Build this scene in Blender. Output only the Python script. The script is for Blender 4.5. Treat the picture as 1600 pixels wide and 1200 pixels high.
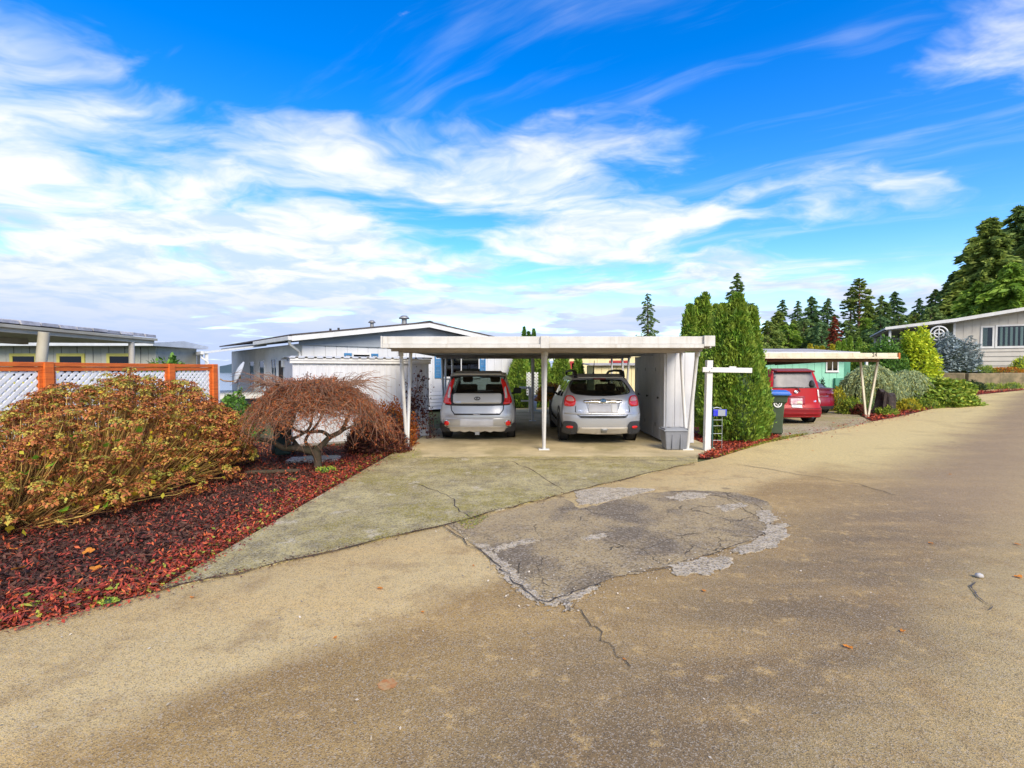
import bpy, bmesh, math, random
import numpy as np
from mathutils import Vector, Matrix
R = math.radians
for o in list(bpy.data.objects):
    bpy.data.objects.remove(o)
scene = bpy.context.scene
COL = scene.collection
random.seed(7)
RNG = np.random.default_rng(7)

# ------------------------------------------------------------ camera
PITCH = R(1.65); CAMZ = 1.68; F = 0.5
cd = bpy.data.cameras.new('camera'); cam = bpy.data.objects.new('camera', cd); COL.objects.link(cam)
cd.sensor_width = 36; cd.lens = 18; cd.clip_start = 0.05; cd.clip_end = 20000
cam.location = (0, 0, CAMZ); cam.rotation_euler = (R(90) - PITCH, 0, 0)
scene.camera = cam
scene.view_settings.view_transform = 'Standard'; scene.view_settings.look = 'None'
scene.view_settings.exposure = 1.0; scene.view_settings.gamma = 1.0
scene.view_settings.use_curve_mapping = False

# ------------------------------------------------------------ node helper
class NT:
    def __init__(s, tree):
        s.t = tree; tree.nodes.clear()
    def n(s, typ, *a, **k):
        nd = s.t.nodes.new('ShaderNode' + typ)
        for key, v in k.items():
            if key.startswith('_'): setattr(nd, key[1:], v)
        ins = [(i, v) for i, v in enumerate(a)] + [(key.replace('__', ' '), v) for key, v in k.items() if not key.startswith('_')]
        for key, v in ins:
            if v is None: continue
            sock = nd.inputs[key]
            if isinstance(v, bpy.types.Node): v = v.outputs[0]
            if isinstance(v, bpy.types.NodeSocket): s.t.links.new(v, sock)
            else:
                if sock.type == 'RGBA' and len(v) == 3: v = (*v, 1)
                sock.default_value = v
        return nd
    def m(s, op, a, b=0.0, c=None, clamp=False):
        return s.n('Math', a, b, c, _operation=op, _use_clamp=clamp).outputs[0]
    def mix(s, f, a, b, blend='MIX'):
        nd = s.t.nodes.new('ShaderNodeMix'); nd.data_type = 'RGBA'; nd.blend_type = blend
        for i, v in ((0, f), (6, a), (7, b)):
            sock = nd.inputs[i]
            if isinstance(v, bpy.types.Node): v = v.outputs[0]
            if isinstance(v, bpy.types.NodeSocket): s.t.links.new(v, sock)
            else:
                if sock.type == 'RGBA' and len(v) == 3: v = (*v, 1)
                sock.default_value = v
        return nd.outputs[2]
    def ramp(s, f, stops, interp='LINEAR'):
        nd = s.t.nodes.new('ShaderNodeValToRGB'); cr = nd.color_ramp; cr.interpolation = interp
        while len(cr.elements) < len(stops): cr.elements.new(0.5)
        for e, (p, c) in zip(cr.elements, stops):
            e.position = p
            e.color = (c, c, c, 1) if isinstance(c, (int, float)) else (*c, 1)
        s.t.links.new(f, nd.inputs[0]); return nd.outputs[0]
    def maprange(s, v, a, b, c=0.0, d=1.0, smooth=True):
        nd = s.n('MapRange', v, a, b, c, d); nd.interpolation_type = 'SMOOTHSTEP' if smooth else 'LINEAR'
        return nd.outputs[0]
    def noise(s, vec, scale, detail=4, rough=.55, dist=0.0):
        return s.n('TexNoise', Vector=vec, Scale=scale, Detail=detail, Roughness=rough, Distortion=dist).outputs[0]
    def mapping(s, vec, loc=(0,0,0), rot=(0,0,0), scale=(1,1,1)):
        return s.n('Mapping', vec, loc, rot, scale).outputs[0]

# ------------------------------------------------------------ world and sun
SUN_EL, SUN_AZ = 38.0, 158.0      # compass style: 0 = +Y (ahead), clockwise; 158 = behind the camera, to the right
world = bpy.data.worlds.new('World'); scene.world = world; world.use_nodes = True
w = NT(world.node_tree)
tc = w.n('TexCoord').outputs['Generated']
sep = w.n('SeparateXYZ', tc)
dx, dy, dz = sep.outputs
sky = w.n('TexSky'); sky.sky_type = 'NISHITA'; sky.sun_disc = False
sky.sun_elevation = R(SUN_EL); sky.sun_rotation = R(SUN_AZ); sky.altitude = 50; sky.air_density = 1.0; sky.dust_density = 0.6; sky.ozone_density = 2.0
skyc = w.n('HueSaturation', Hue=0.514, Saturation=1.5, Value=1.0, Fac=1.0, Color=sky.outputs[0]).outputs[0]
zc = w.m('MAXIMUM', dz, 0.0)
den = w.m('ADD', zc, 0.10)
pv = w.n('CombineXYZ', w.m('DIVIDE', dx, den), w.m('DIVIDE', dy, den), 0.0).outputs[0]
warp = w.n('TexNoise', Vector=pv, Scale=1.1, Detail=3, Roughness=.5)
pw = w.n('VectorMath', pv, w.n('VectorMath', w.n('VectorMath', warp.outputs['Color'], (.5,.5,.5), _operation='SUBTRACT').outputs[0], (.9,.9,.9), _operation='MULTIPLY').outputs[0], _operation='ADD').outputs[0]
# billowy bank: denser low down and towards the left of the view, thinning to the right
bank = w.noise(w.mapping(pw, loc=(1.9, 0.35, 0), rot=(0,0,R(20)), scale=(.62, 1.0, 1)), 1.05, 7, .56, .15)
leftness = w.m('MULTIPLY', w.maprange(dx, -0.70, 0.45, 1.0, 0.0), 0.15)
low = w.m('MULTIPLY', w.maprange(dz, 0.0, 0.42, 1.0, 0.0), 0.13)
high = w.m('MULTIPLY', w.maprange(dz, 0.38, 0.6, 0.0, 1.0), -0.13)
bsum = w.m('ADD', w.m('ADD', bank, leftness), w.m('ADD', low, high))
bankm = w.maprange(bsum, 0.52, 0.68, 0.0, 1.0)
# long combed streaks running away to the left horizon
pw2 = w.n('VectorMath', pv, w.n('VectorMath', w.n('VectorMath', warp.outputs['Color'], (.5,.5,.5), _operation='SUBTRACT').outputs[0], (.30,.30,.30), _operation='MULTIPLY').outputs[0], _operation='ADD').outputs[0]
stv = w.mapping(pw2, loc=(0.3, 0.1, 0), rot=(0,0,R(34.0)), scale=(1, 1, 1))
st = w.noise(w.mapping(stv, scale=(.22, 1.25, 1)), 1.0, 6, .55, .3)
fine = w.noise(w.mapping(stv, scale=(.9, 6.0, 1)), 1.6, 5, .6, .2)
stm = w.maprange(w.m('ADD', st, w.m('MULTIPLY', w.m('SUBTRACT', fine, .5), .22)), 0.51, 0.80, 0.0, 0.8)
puff = w.noise(w.mapping(pw, loc=(4.1,2.2,0)), 3.0, 6, .6, .1)
puffm = w.m('MULTIPLY', w.maprange(puff, .72, .84), .6)
veil = w.maprange(dz, 0.0, 0.22, 0.55, 0.0)
cov = w.m('MAXIMUM', w.m('MAXIMUM', bankm, stm), w.m('MAXIMUM', puffm, veil), clamp=True)
shade = w.noise(w.mapping(pw, loc=(3,1,0)), 2.4, 5, .6)
cwhite = w.mix(w.maprange(shade, .35, .62), (.58, .74, 1.0), (1.0, 1.0, 1.02))
cl = w.mix(w.maprange(dz, 0.03, 0.20), (.53, .64, .92), cwhite)
SKY_S = 0.15
bgs = w.n('Background', skyc, SKY_S); bgc = w.n('Background', cl, 0.56)
mx = w.n('MixShader', cov, bgs.outputs[0], bgc.outputs[0])
w.n('OutputWorld', mx.outputs[0])

sl = bpy.data.lights.new('sun', 'SUN'); sun = bpy.data.objects.new('sun', sl); COL.objects.link(sun)
sl.energy = 2.5; sl.angle = R(30); sl.color = (1.0, .88, .69)
sdir = Vector((math.sin(R(SUN_AZ))*math.cos(R(SUN_EL)), math.cos(R(SUN_AZ))*math.cos(R(SUN_EL)), math.sin(R(SUN_EL))))
sun.rotation_euler = sdir.to_track_quat('Z', 'Y').to_euler()
sun.location = sdir*60

# ------------------------------------------------------------ where a point of the place lies
def P(x, y, Y):
    u, v = (x-800)/800, (600-y)/800
    d = Vector((u, math.cos(PITCH)+v*math.sin(PITCH), -math.sin(PITCH)+v*math.cos(PITCH)))
    t = Y/d.y
    return Vector((d.x*t, Y, CAMZ+d.z*t))
def sstep(a, b, v):
    t = np.clip((np.asarray(v, float)-a)/(b-a), 0, 1); return t*t*(3-2*t)
def hgt(X, Y):
    X = np.asarray(X, float); Y = np.asarray(Y, float)
    up = .055*1.5*np.log1p(np.exp(np.clip((X-14)/1.5, -30, 30)))
    up = np.minimum(up, 1.8)
    drop = -16*sstep(30, 110, Y)*sstep(6, -12, X)
    return up+drop
def G(x, y):
    u, v = (x-800)/800, (600-y)/800
    dyv = math.cos(PITCH)+v*math.sin(PITCH); dzv = -math.sin(PITCH)+v*math.cos(PITCH)
    below = lambda t: CAMZ+dzv*t < float(hgt(u*t, dyv*t))
    b = .5
    while not below(b) and b < 400: b += .25
    a = b-.25
    for _ in range(22):
        c = (a+b)/2
        if below(c): b = c
        else: a = c
    return Vector((u*b, dyv*b, float(hgt(u*b, dyv*b))))

# ------------------------------------------------------------ materials
MATS = {}
def mat(name, c1, c2=None, scale=4.0, rough=.6, metal=0.0, bump=0.0, bscale=40.0, islands=None, coat=0.0, spec=.5, trans=0.0, stretch=(1,1,1), streak=None, alpha=None, lo=.35, hi=.65):
    m = bpy.data.materials.new(name); m.use_nodes = True; t = NT(m.node_tree); MATS[name] = m
    co = t.n('TexCoord').outputs['Object']
    if islands:
        k = len(islands)
        col = t.ramp(t.n('NewGeometry').outputs['Random Per Island'], [(i/k, c) for i, c in enumerate(islands)], 'CONSTANT')
        if c2 is not None: col = t.mix(t.m('MULTIPLY', t.maprange(t.noise(co, scale, 3), lo, hi), .6), col, c2)
    elif c2 is not None:
        col = t.mix(t.maprange(t.noise(t.mapping(co, scale=stretch), scale, 6, .6), lo, hi), c1, c2)
    else:
        col = t.n('RGB'); col.outputs[0].default_value = (*c1, 1); col = col.outputs[0]
    if streak:   # weather streaks: (colour, amount)
        sm = t.maprange(t.noise(t.mapping(co, scale=(9, 9, .7)), 1.0, 5, .6), .52, .78)
        col = t.mix(t.m('MULTIPLY', sm, streak[1]), col, streak[0])
    kw = dict(Base__Color=col, Roughness=rough, Metallic=metal)
    p = t.n('BsdfPrincipled', **kw)
    p.inputs['Specular IOR Level'].default_value = spec
    if coat: p.inputs['Coat Weight'].default_value = coat; p.inputs['Coat Roughness'].default_value = .06
    if bump:
        b = t.n('Bump', Strength=bump, Distance=.02, Height=t.noise(co, bscale, 5, .6))
        t.t.links.new(b.outputs[0], p.inputs['Normal'])
    sh = p.outputs[0]
    if trans:
        tr = t.n('BsdfTranslucent', col); sh = t.n('MixShader', trans, sh, tr.outputs[0]).outputs[0]
    t.n('OutputMaterial', sh)
    return m
def glassmat(name, tint=(.35,.40,.40), rough=.03, clear=.6):
    m = bpy.data.materials.new(name); m.use_nodes = True; t = NT(m.node_tree); MATS[name] = m
    tr = t.n('BsdfTransparent', tint); gl = t.n('BsdfGlossy', (1,1,1), rough)
    fr = t.n('Fresnel', t.m('SUBTRACT', 1.5, t.m('MULTIPLY', t.n('NewGeometry').outputs['Backfacing'], .8333)))
    mx = t.n('MixShader', fr.outputs[0], tr.outputs[0], gl.outputs[0])
    t.n('OutputMaterial', mx.outputs[0]); return m

# ------------------------------------------------------------ mesh helpers
def tagp(o, label=None, cat=None, group=None, kind=None):
    if label: o['label'] = label
    if cat: o['category'] = cat
    if group: o['group'] = group
    if kind: o['kind'] = kind
    return o
def thing(name, label, cat, loc=(0,0,0), rz=0.0, group=None):
    o = bpy.data.objects.new(name, None); COL.objects.link(o); o.empty_display_size = .1
    o.location = loc; o.rotation_euler = (0, 0, rz)
    return tagp(o, label, cat, group)
def link(name, me, m=None, parent=None, kind=None):
    o = bpy.data.objects.new(name, me); COL.objects.link(o)
    if m is not None and not me.materials:
        for q in (m if isinstance(m, (list, tuple)) else [m]): me.materials.append(MATS[q] if isinstance(q, str) else q)
    if parent: o.parent = parent
    if kind: o['kind'] = kind
    return o
class MB:
    def __init__(s): s.v = []; s.f = []; s.mi = []; s.cm = 0; s.sm = []
    def add(s, vs, fs, smooth=False):
        b = len(s.v); s.v += [tuple(q) for q in vs]
        for f in fs: s.f.append(tuple(i+b for i in f)); s.mi.append(s.cm); s.sm.append(smooth)
        return s
    def box(s, x0, x1, y0, y1, z0, z1):
        return s.add([(x0,y0,z0),(x1,y0,z0),(x1,y1,z0),(x0,y1,z0),(x0,y0,z1),(x1,y0,z1),(x1,y1,z1),(x0,y1,z1)],
                     [(0,3,2,1),(4,5,6,7),(0,1,5,4),(1,2,6,5),(2,3,7,6),(3,0,4,7)])
    def bar(s, a, b, w, d=None, up=(0,0,1)):
        a, b = Vector(a), Vector(b); d = d or w; t = (b-a).normalized()
        u = Vector(up)
        if abs(t.dot(u)) > .95: u = Vector((1,0,0)) if abs(t.x) < .9 else Vector((0,1,0))
        sx = t.cross(u).normalized(); sy = sx.cross(t).normalized()
        vs = [q+sx*i*w/2+sy*j*d/2 for q in (a, b) for i, j in ((-1,-1),(1,-1),(1,1),(-1,1))]
        return s.add(vs, [(0,1,2,3),(7,6,5,4),(0,4,5,1),(1,5,6,2),(2,6,7,3),(3,7,4,0)])
    def tube(s, pts, rad, n=8, cap=True, smooth=True):
        pts = [Vector(p) for p in pts]; k = len(pts)
        if not hasattr(rad, '__len__'): rad = [rad]*k
        vs = []; ref = Vector((.31,.87,.38))
        for i, p in enumerate(pts):
            t = (pts[min(i+1,k-1)]-pts[max(i-1,0)]).normalized()
            a = t.cross(ref)
            if a.length < .05: a = t.cross(Vector((1,0,0)))
            a.normalize(); b = t.cross(a); ref = b.cross(t) if False else ref
            for j in range(n):
                g = 2*math.pi*j/n; vs.append(p+(a*math.cos(g)+b*math.sin(g))*rad[i])
        fs = [(i*n+j, i*n+(j+1)%n, (i+1)*n+(j+1)%n, (i+1)*n+j) for i in range(k-1) for j in range(n)]
        s.add(vs, fs, smooth)
        if cap: s.add(vs[:n], [tuple(range(n-1,-1,-1))]); s.add(vs[-n:], [tuple(range(n))])
        return s
    def lathe(s, prof, n=24, c=(0,0,0), axis='z', smooth=True):
        vs = []
        for r, h in prof:
            for j in range(n):
                g = 2*math.pi*j/n; q = (r*math.cos(g), r*math.sin(g), h)
                if axis == 'y': q = (q[0], q[2], q[1])
                if axis == 'x': q = (q[2], q[0], q[1])
                vs.append((c[0]+q[0], c[1]+q[1], c[2]+q[2]))
        fs = [(i*n+j, i*n+(j+1)%n, (i+1)*n+(j+1)%n, (i+1)*n+j) for i in range(len(prof)-1) for j in range(n)]
        return s.add(vs, fs, smooth)
    def prism(s, poly, d, at=0.0, axis='y'):
        n = len(poly)
        def q(p, h):
            if axis == 'y': return (p[0], h, p[1])
            if axis == 'z': return (p[0], p[1], h)
            return (h, p[0], p[1])
        vs = [q(p, at) for p in poly]+[q(p, at+d) for p in poly]
        return s.add(vs, [tuple(range(n)), tuple(range(2*n-1,n-1,-1))]+[(i,(i+1)%n,n+(i+1)%n,n+i) for i in range(n)])
    def xf(s, M):
        s.v = [tuple(M @ Vector(q)) for q in s.v]; return s
    def mesh(s, name):
        me = bpy.data.meshes.new(name); me.from_pydata(s.v, [], s.f)
        for p, i, sm in zip(me.polygons, s.mi, s.sm): p.material_index = i; p.use_smooth = sm
        me.update(); return me
    def build(s, name, m, parent=None, bev=0.0, seg=2, kind=None, fixn=True):
        me = s.mesh(name)
        bm = bmesh.new(); bm.from_mesh(me)
        if fixn: bmesh.ops.recalc_face_normals(bm, faces=bm.faces)
        bm.to_mesh(me); bm.free()
        o = link(name, me, m, parent, kind)
        if bev:
            md = o.modifiers.new('bevel', 'BEVEL'); md.width = bev; md.segments = seg; md.limit_method = 'ANGLE'; md.angle_limit = R(35)
        return o
def part(name, m, parent, fn, **k):
    b = MB(); fn(b); return b.build(name, m, parent, **k)
def boxp(name, m, parent, x0, x1, y0, y1, z0, z1, bev=0.0, **k):
    return MB().box(min(x0,x1), max(x0,x1), min(y0,y1), max(y0,y1), min(z0,z1), max(z0,z1)).build(name, m, parent, bev=bev, **k)
def npmesh(name, V, Q, m=None, parent=None, kind=None, smooth=False, mi=None):
    """numpy verts and equal-sized faces to one mesh object"""
    me = bpy.data.meshes.new(name); k = Q.shape[1]
    me.vertices.add(len(V)); me.vertices.foreach_set('co', np.ascontiguousarray(V, np.float32).ravel())
    me.loops.add(Q.size); me.loops.foreach_set('vertex_index', np.ascontiguousarray(Q, np.int32).ravel())
    me.polygons.add(len(Q)); me.polygons.foreach_set('loop_start', np.arange(0, Q.size, k, dtype=np.int32))
    if smooth: me.polygons.foreach_set('use_smooth', np.ones(len(Q), bool))
    if mi is not None: me.polygons.foreach_set('material_index', np.asarray(mi, np.int32))
    me.update(calc_edges=True)
    return link(name, me, m, parent, kind)
def cat_arr(lst):
    V = []; Q = []; b = 0
    for v, q in lst: V.append(v); Q.append(q+b); b += len(v)
    return np.concatenate(V), np.concatenate(Q)
def nrm(a): return a/np.maximum(np.linalg.norm(a, axis=1, keepdims=True), 1e-9)
def leafquads(C, L, Nn, size, asp, rng=RNG):
    """leaf-shaped quads at C, long axis L, facing Nn"""
    n = len(C); L = nrm(L); B = nrm(np.cross(L, Nn)); s = np.broadcast_to(np.asarray(size, float), (n,))[:, None]
    a = np.broadcast_to(np.asarray(asp, float), (n,))[:, None]
    up = np.cross(B, L)
    V = np.stack([C-L*s, C+B*s*a+up*s*.18, C+L*s, C-B*s*a+up*s*.18], 1).reshape(-1, 3)
    return V, np.arange(4*n).reshape(-1, 4)
def rdir(n, rng=RNG): return nrm(rng.normal(size=(n, 3)))
def wob(Pt, seed, freq, k=6):
    r = np.random.default_rng(seed); o = np.zeros(len(Pt))
    for i in range(k):
        d = r.normal(size=3)*freq; o += np.sin(Pt @ d+r.uniform(0, 6.28))
    return o/k*1.6
def polys(name, outline, m, off=0.0, parent=None, kind='structure', step=.8, holes=(), edge=0.0, follow=True):
    """a ground sheet with the outline given in metres, laid on the terrain"""
    bm = bmesh.new(); allv = []
    es = []
    for loop in [outline]+list(holes):
        vs = [bm.verts.new((p[0], p[1], 0)) for p in loop]
        es += [bm.edges.new((vs[i], vs[(i+1) % len(vs)])) for i in range(len(vs))]
    from mathutils.geometry import tessellate_polygon
    bm.verts.ensure_lookup_table()
    for t in tessellate_polygon([[Vector((p[0], p[1], 0)) for p in loop] for loop in [outline]+list(holes)]):
        try: bm.faces.new([bm.verts[i] for i in t])
        except ValueError: pass
    if step:
        for ax in (0, 1):
            lo = min(v.co[ax] for v in bm.verts); hi = max(v.co[ax] for v in bm.verts); q = lo+step
            while q < hi:
                no = (1,0,0) if ax == 0 else (0,1,0); co = (q,0,0) if ax == 0 else (0,q,0)
                bmesh.ops.bisect_plane(bm, geom=bm.verts[:]+bm.edges[:]+bm.faces[:], plane_co=co, plane_no=no); q += step*(1 if q < 30 else 3)
    bmesh.ops.recalc_face_normals(bm, faces=bm.faces)
    for f in bm.faces:
        if f.normal.z < 0: f.normal_flip()
    if edge:
        be = [e for e in bm.edges if e.is_boundary]
        r = bmesh.ops.extrude_edge_only(bm, edges=be)
        low = [g for g in r['geom'] if isinstance(g, bmesh.types.BMVert)]
        lows = set(low)
    else: lows = set()
    for v in bm.verts:
        v.co.z = (float(hgt(v.co.x, v.co.y)) if follow else 0)+off-(edge if v in lows else 0)
    me = bpy.data.meshes.new(name); bm.to_mesh(me); bm.free()
    o = link(name, me, m, parent); 
    if kind: o['kind'] = kind
    return o
def ragged(loop, amp, seed, sub=6):
    r = random.Random(seed); out = []
    for i in range(len(loop)):
        a, b = Vector(loop[i][:2]), Vector(loop[(i+1) % len(loop)][:2])
        for k in range(sub):
            q = a.lerp(b, k/sub); out.append((q.x+r.uniform(-amp, amp), q.y+r.uniform(-amp, amp)))
    return out
def text_mesh(name, body, size, depth, m, parent, M, sx=1.0):
    c = bpy.data.curves.new(name, 'FONT'); c.body = body; c.size = size; c.extrude = depth; c.align_x = 'CENTER'; c.align_y = 'CENTER'; c.resolution_u = 2
    o = bpy.data.objects.new(name, c); COL.objects.link(o)
    bpy.context.view_layer.update()
    me = bpy.data.meshes.new_from_object(o.evaluated_get(bpy.context.evaluated_depsgraph_get()))
    bpy.data.objects.remove(o)
    me.transform(M @ Matrix.Diagonal((sx, 1, 1, 1))); me.materials.clear()
    return link(name, me, m, parent)
def copy_tree(o, parent=None):
    c = o.copy(); COL.objects.link(c); c.parent = parent
    for ch in list(o.children): copy_tree(ch, c)
    return c
# ------------------------------------------------------------ plain materials
mat('white_paint', (.66,.66,.64), (.58,.58,.55), 2.5, .45, streak=((.45,.43,.36), .35))
mat('white_metal', (.66,.66,.64), (.57,.57,.55), 3, .42, streak=((.42,.36,.26), .45))
mat('shed_white', (.60,.61,.63), (.53,.54,.56), 2, .5, streak=((.40,.36,.29), .45))
mat('fascia_white', (.56,.55,.51), (.47,.455,.41), 3, .5, streak=((.34,.30,.22), .6))
mat('soffit', (.50,.46,.42), (.38,.34,.30), 1.4, .6, streak=((.26,.20,.15), .4))
mat('roof_top', (.42,.40,.37), (.30,.28,.26), 2, .8, bump=.2)
mat('board_white', (.62,.63,.64), (.54,.55,.57), 1.5, .5, streak=((.40,.38,.34), .4))
mat('siding_white', (.62,.63,.64), (.56,.57,.58), 1.2, .55, streak=((.5,.47,.42), .25))
mat('gable_grey', (.28,.31,.34), (.24,.27,.30), 2, .6)
mat('shutter_blue', (.05,.20,.40), (.04,.16,.34), 3, .5)
mat('shingle_dark', (.085,.07,.065), (.05,.045,.045), 6, .9, bump=.4, bscale=30)
mat('gutter_grey', (.55,.58,.60), (.47,.50,.52), 3, .4)
mat('concrete_block', (.30,.27,.23), (.20,.18,.15), 5, .9, bump=.4)
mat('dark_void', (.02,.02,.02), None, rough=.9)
mat('rubber', (.018,.018,.019), (.03,.03,.03), 8, .8, bump=.15)
mat('black_plastic', (.022,.022,.024), (.035,.035,.037), 6, .5)
mat('cladding', (.035,.037,.042), (.05,.052,.056), 4, .55)
mat('interior', (.02,.02,.022), None, rough=.8)
mat('silver_paint', (.50,.50,.49), None, rough=.33, metal=.45, coat=.5)
mat('silver_blue_paint', (.48,.49,.505), None, rough=.33, metal=.45, coat=.5)
mat('pearl_panel', (.62,.60,.55), None, rough=.35, metal=.15, coat=.3)
mat('skid_beige', (.48,.44,.36), (.40,.36,.30), 3, .5, metal=.2)
mat('chrome', (.75,.75,.76), None, rough=.14, metal=1.0)
mat('red_paint', (.34,.002,.004), None, rough=.45, coat=.1, spec=.3)
mat('red_dark', (.17,.002,.005), None, rough=.45, coat=.1, spec=.3)
mat('crimson_paint', (.26,.004,.022), None, rough=.35, coat=.3, spec=.4)
mat('lamp_red', (.80,.010,.012), None, rough=.18, coat=1.0)
mat('lamp_red_dark', (.25,.004,.006), None, rough=.2, coat=1.0)
mat('lamp_clear', (.75,.68,.66), None, rough=.15, coat=1.0)
mat('lamp_pink', (.75,.36,.34), None, rough=.15, coat=1.0)
mat('plate_grey', (.50,.50,.52), (.58,.58,.60), 3, .5)
mat('plate_pink', (.42,.22,.26), (.6,.45,.45), 14, .5)
mat('alloy', (.45,.45,.46), None, rough=.35, metal=.8)
mat('tote_grey', (.20,.21,.23), (.16,.17,.19), 3, .55)
mat('tote_lid', (.27,.29,.32), (.22,.24,.27), 3, .5)
mat('bin_green', (.035,.06,.028), (.05,.075,.04), 3, .5)
mat('bin_dark', (.012,.035,.03), (.02,.05,.04), 3, .5)
mat('lid_blue', (.02,.10,.42), (.03,.14,.50), 3, .45)
mat('sign_blue', (.01,.015,.55), (.05,.08,.35), 9, .45)
mat('wire_metal', (.35,.38,.38), None, rough=.45, metal=.7)
mat('stake_green', (.02,.07,.06), None, rough=.6)
mat('orange_wood', (.68,.155,.02), (.50,.10,.014), 3, .65, stretch=(1,1,9), bump=.25, bscale=60)
mat('lattice_white', (.80,.80,.78), (.72,.72,.70), 4, .5)
mat('cream_paint', (.66,.61,.45), (.55,.50,.36), 3, .55, streak=((.35,.20,.10), .5))
mat('rusty_soffit', (.22,.14,.08), (.14,.085,.05), 4, .8, streak=((.30,.13,.05), .5))
mat('mint_siding', (.27,.60,.43), (.24,.54,.38), 2, .6)
mat('mint_dark', (.08,.30,.19), (.06,.24,.15), 2, .6)
mat('yellow_siding', (.76,.66,.36), (.70,.60,.32), 2, .6, streak=((.5,.42,.25), .3))
mat('red_trim', (.36,.02,.02), None, rough=.5)
mat('beige_siding', (.52,.49,.42), (.46,.43,.37), 2, .6, streak=((.32,.28,.22), .25))
mat('beige_old', (.46,.43,.33), (.38,.35,.26), 2, .6, streak=((.25,.22,.15), .3))
mat('grey_old', (.36,.37,.32), (.30,.31,.27), 2, .6)
mat('yellow_trim', (.45,.42,.10), (.38,.36,.09), 2, .6)
mat('curtain', (.38,.50,.44), (.26,.38,.33), 2, .8, stretch=(12,12,.3))
mat('blind_grey', (.42,.42,.42), None, rough=.6)
mat('tile_grey', (.42,.42,.44), (.26,.26,.28), 5, .8, bump=.4)
mat('bark', (.11,.075,.05), (.06,.04,.028), 9, .9, bump=.8, bscale=25)
mat('bark_maple', (.085,.058,.036), (.05,.042,.02), 10, .9, bump=.8, bscale=30)
mat('bark_pine', (.30,.15,.09), (.18,.09,.055), 9, .9, bump=.6)
mat('twig', (.30,.16,.09), (.17,.085,.05), 4, .85)
mat('stump', (.05,.035,.03), (.025,.02,.018), 12, .95, bump=1.0, bscale=22)
mat('dish_grey', (.52,.55,.58), (.48,.50,.52), 3, .4)
mat('dish_rust', (.40,.22,.06), (.3,.16,.05), 8, .7)
mat('vent_metal', (.30,.31,.31), (.22,.22,.22), 6, .5, metal=.4)
mat('lettering', (.03,.03,.03), None, rough=.6)
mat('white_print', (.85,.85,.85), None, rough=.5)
mat('earth_bank', (.27,.21,.12), (.14,.12,.065), 2.2, .95, bump=1.0, bscale=9)
mat('stone_pale', (.50,.48,.44), (.38,.36,.33), 6, .85, bump=.4)
mat('stone_dark', (.10,.09,.08), (.06,.055,.05), 6, .9, bump=.5)
mat('terracotta', (.42,.10,.025), (.5,.16,.04), 20, .8)
mat('rust_stain', (.40,.16,.045), (.42,.26,.11), 26, .9, bump=.4, bscale=90)
mat('hill_forest', (.035,.07,.085), (.05,.09,.10), .004, .95)  # blue of distance haze is put into the forest colour
mat('water', (.05,.10,.14), None, rough=.12)
glassmat('car_glass', (.36,.42,.40)); glassmat('pane', (.75,.78,.78))
glassmat('pane_dark', (.10,.11,.11))
mat('glass_shade', (.085,.08,.085), (.14,.13,.135), 3, .35)
# foliage: tone picked leaf by leaf
def fol(name, tones, trans=.25, rough=.6, c2=None, sc=2.5): return mat(name, tones[0], c2, sc, islands=tones, rough=rough, trans=trans, spec=.25)
fol('leaf_thuja', [(0.1, 0.22, 0.024), (0.147, 0.293, 0.029), (0.08, 0.174, 0.024), (0.2, 0.36, 0.04), (0.114, 0.24, 0.027), (0.267, 0.4, 0.046)], c2=(.34,.40,.055), sc=5)
fol('leaf_thuja_deep', [(0.08,0.192,0.032),(0.12,0.256,0.035),(0.064,0.152,0.026),(0.16,0.304,0.04)])
fol('leaf_conifer', [(0.16,0.256,0.072),(0.216,0.32,0.088),(0.12,0.2,0.064),(0.272,0.368,0.096)], .4)
fol('leaf_conifer_warm', [(0.21,0.294,0.063),(0.28,0.364,0.077),(0.154,0.238,0.056),(0.35,0.42,0.091)], .4)
fol('leaf_fir', [(0.136,0.248,0.096),(0.184,0.312,0.112),(0.104,0.2,0.083),(0.224,0.352,0.12)], .4)
fol('leaf_bright', [(0.216,0.365,0.047),(0.284,0.446,0.054),(0.162,0.284,0.041),(0.351,0.486,0.068)], .35)
fol('leaf_gold', [(0.567,0.652,0.041),(0.675,0.709,0.047),(0.446,0.567,0.041),(0.338,0.468,0.034)], .25)
fol('leaf_bluespruce', [(.26,.33,.33),(.32,.39,.39),(.20,.26,.26),(.38,.45,.45)], .1)
fol('leaf_cedar', [(.36,.44,.22),(.44,.52,.27),(.28,.37,.20),(.50,.50,.17)], .35)
fol('leaf_redtree', [(0.26,0.046,0.026),(0.351,0.072,0.033),(0.182,0.036,0.023),(0.39,0.111,0.052)], .3)
fol('leaf_barberry', [(.10,.025,.02),(.15,.045,.025),(.07,.02,.016),(.19,.075,.03)], .2)
fol('leaf_rust', [(.33,.075,.02),(.40,.12,.025),(.24,.055,.02),(.42,.17,.03)], .2)
fol('leaf_maple', [(.50,.14,.045),(.38,.09,.03),(.56,.21,.06),(.30,.075,.032),(.52,.17,.045)], .3)
fol('leaf_vine', [(.06,.018,.02),(.09,.025,.022),(.045,.015,.018),(.22,.06,.02)], .15)
fol('leaf_orange', [(.55,.16,.02),(.60,.26,.025),(.45,.09,.02),(.50,.36,.03)], .2)
fol('leaf_yellow', [(.50,.42,.03),(.58,.48,.04),(.40,.38,.03),(.32,.36,.03)], .25)
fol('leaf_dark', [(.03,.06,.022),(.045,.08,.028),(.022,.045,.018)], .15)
fol('leaf_lawn', [(0.221,0.338,0.039),(0.312,0.416,0.052),(0.169,0.273,0.036),(0.442,0.468,0.065)], .2)
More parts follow.
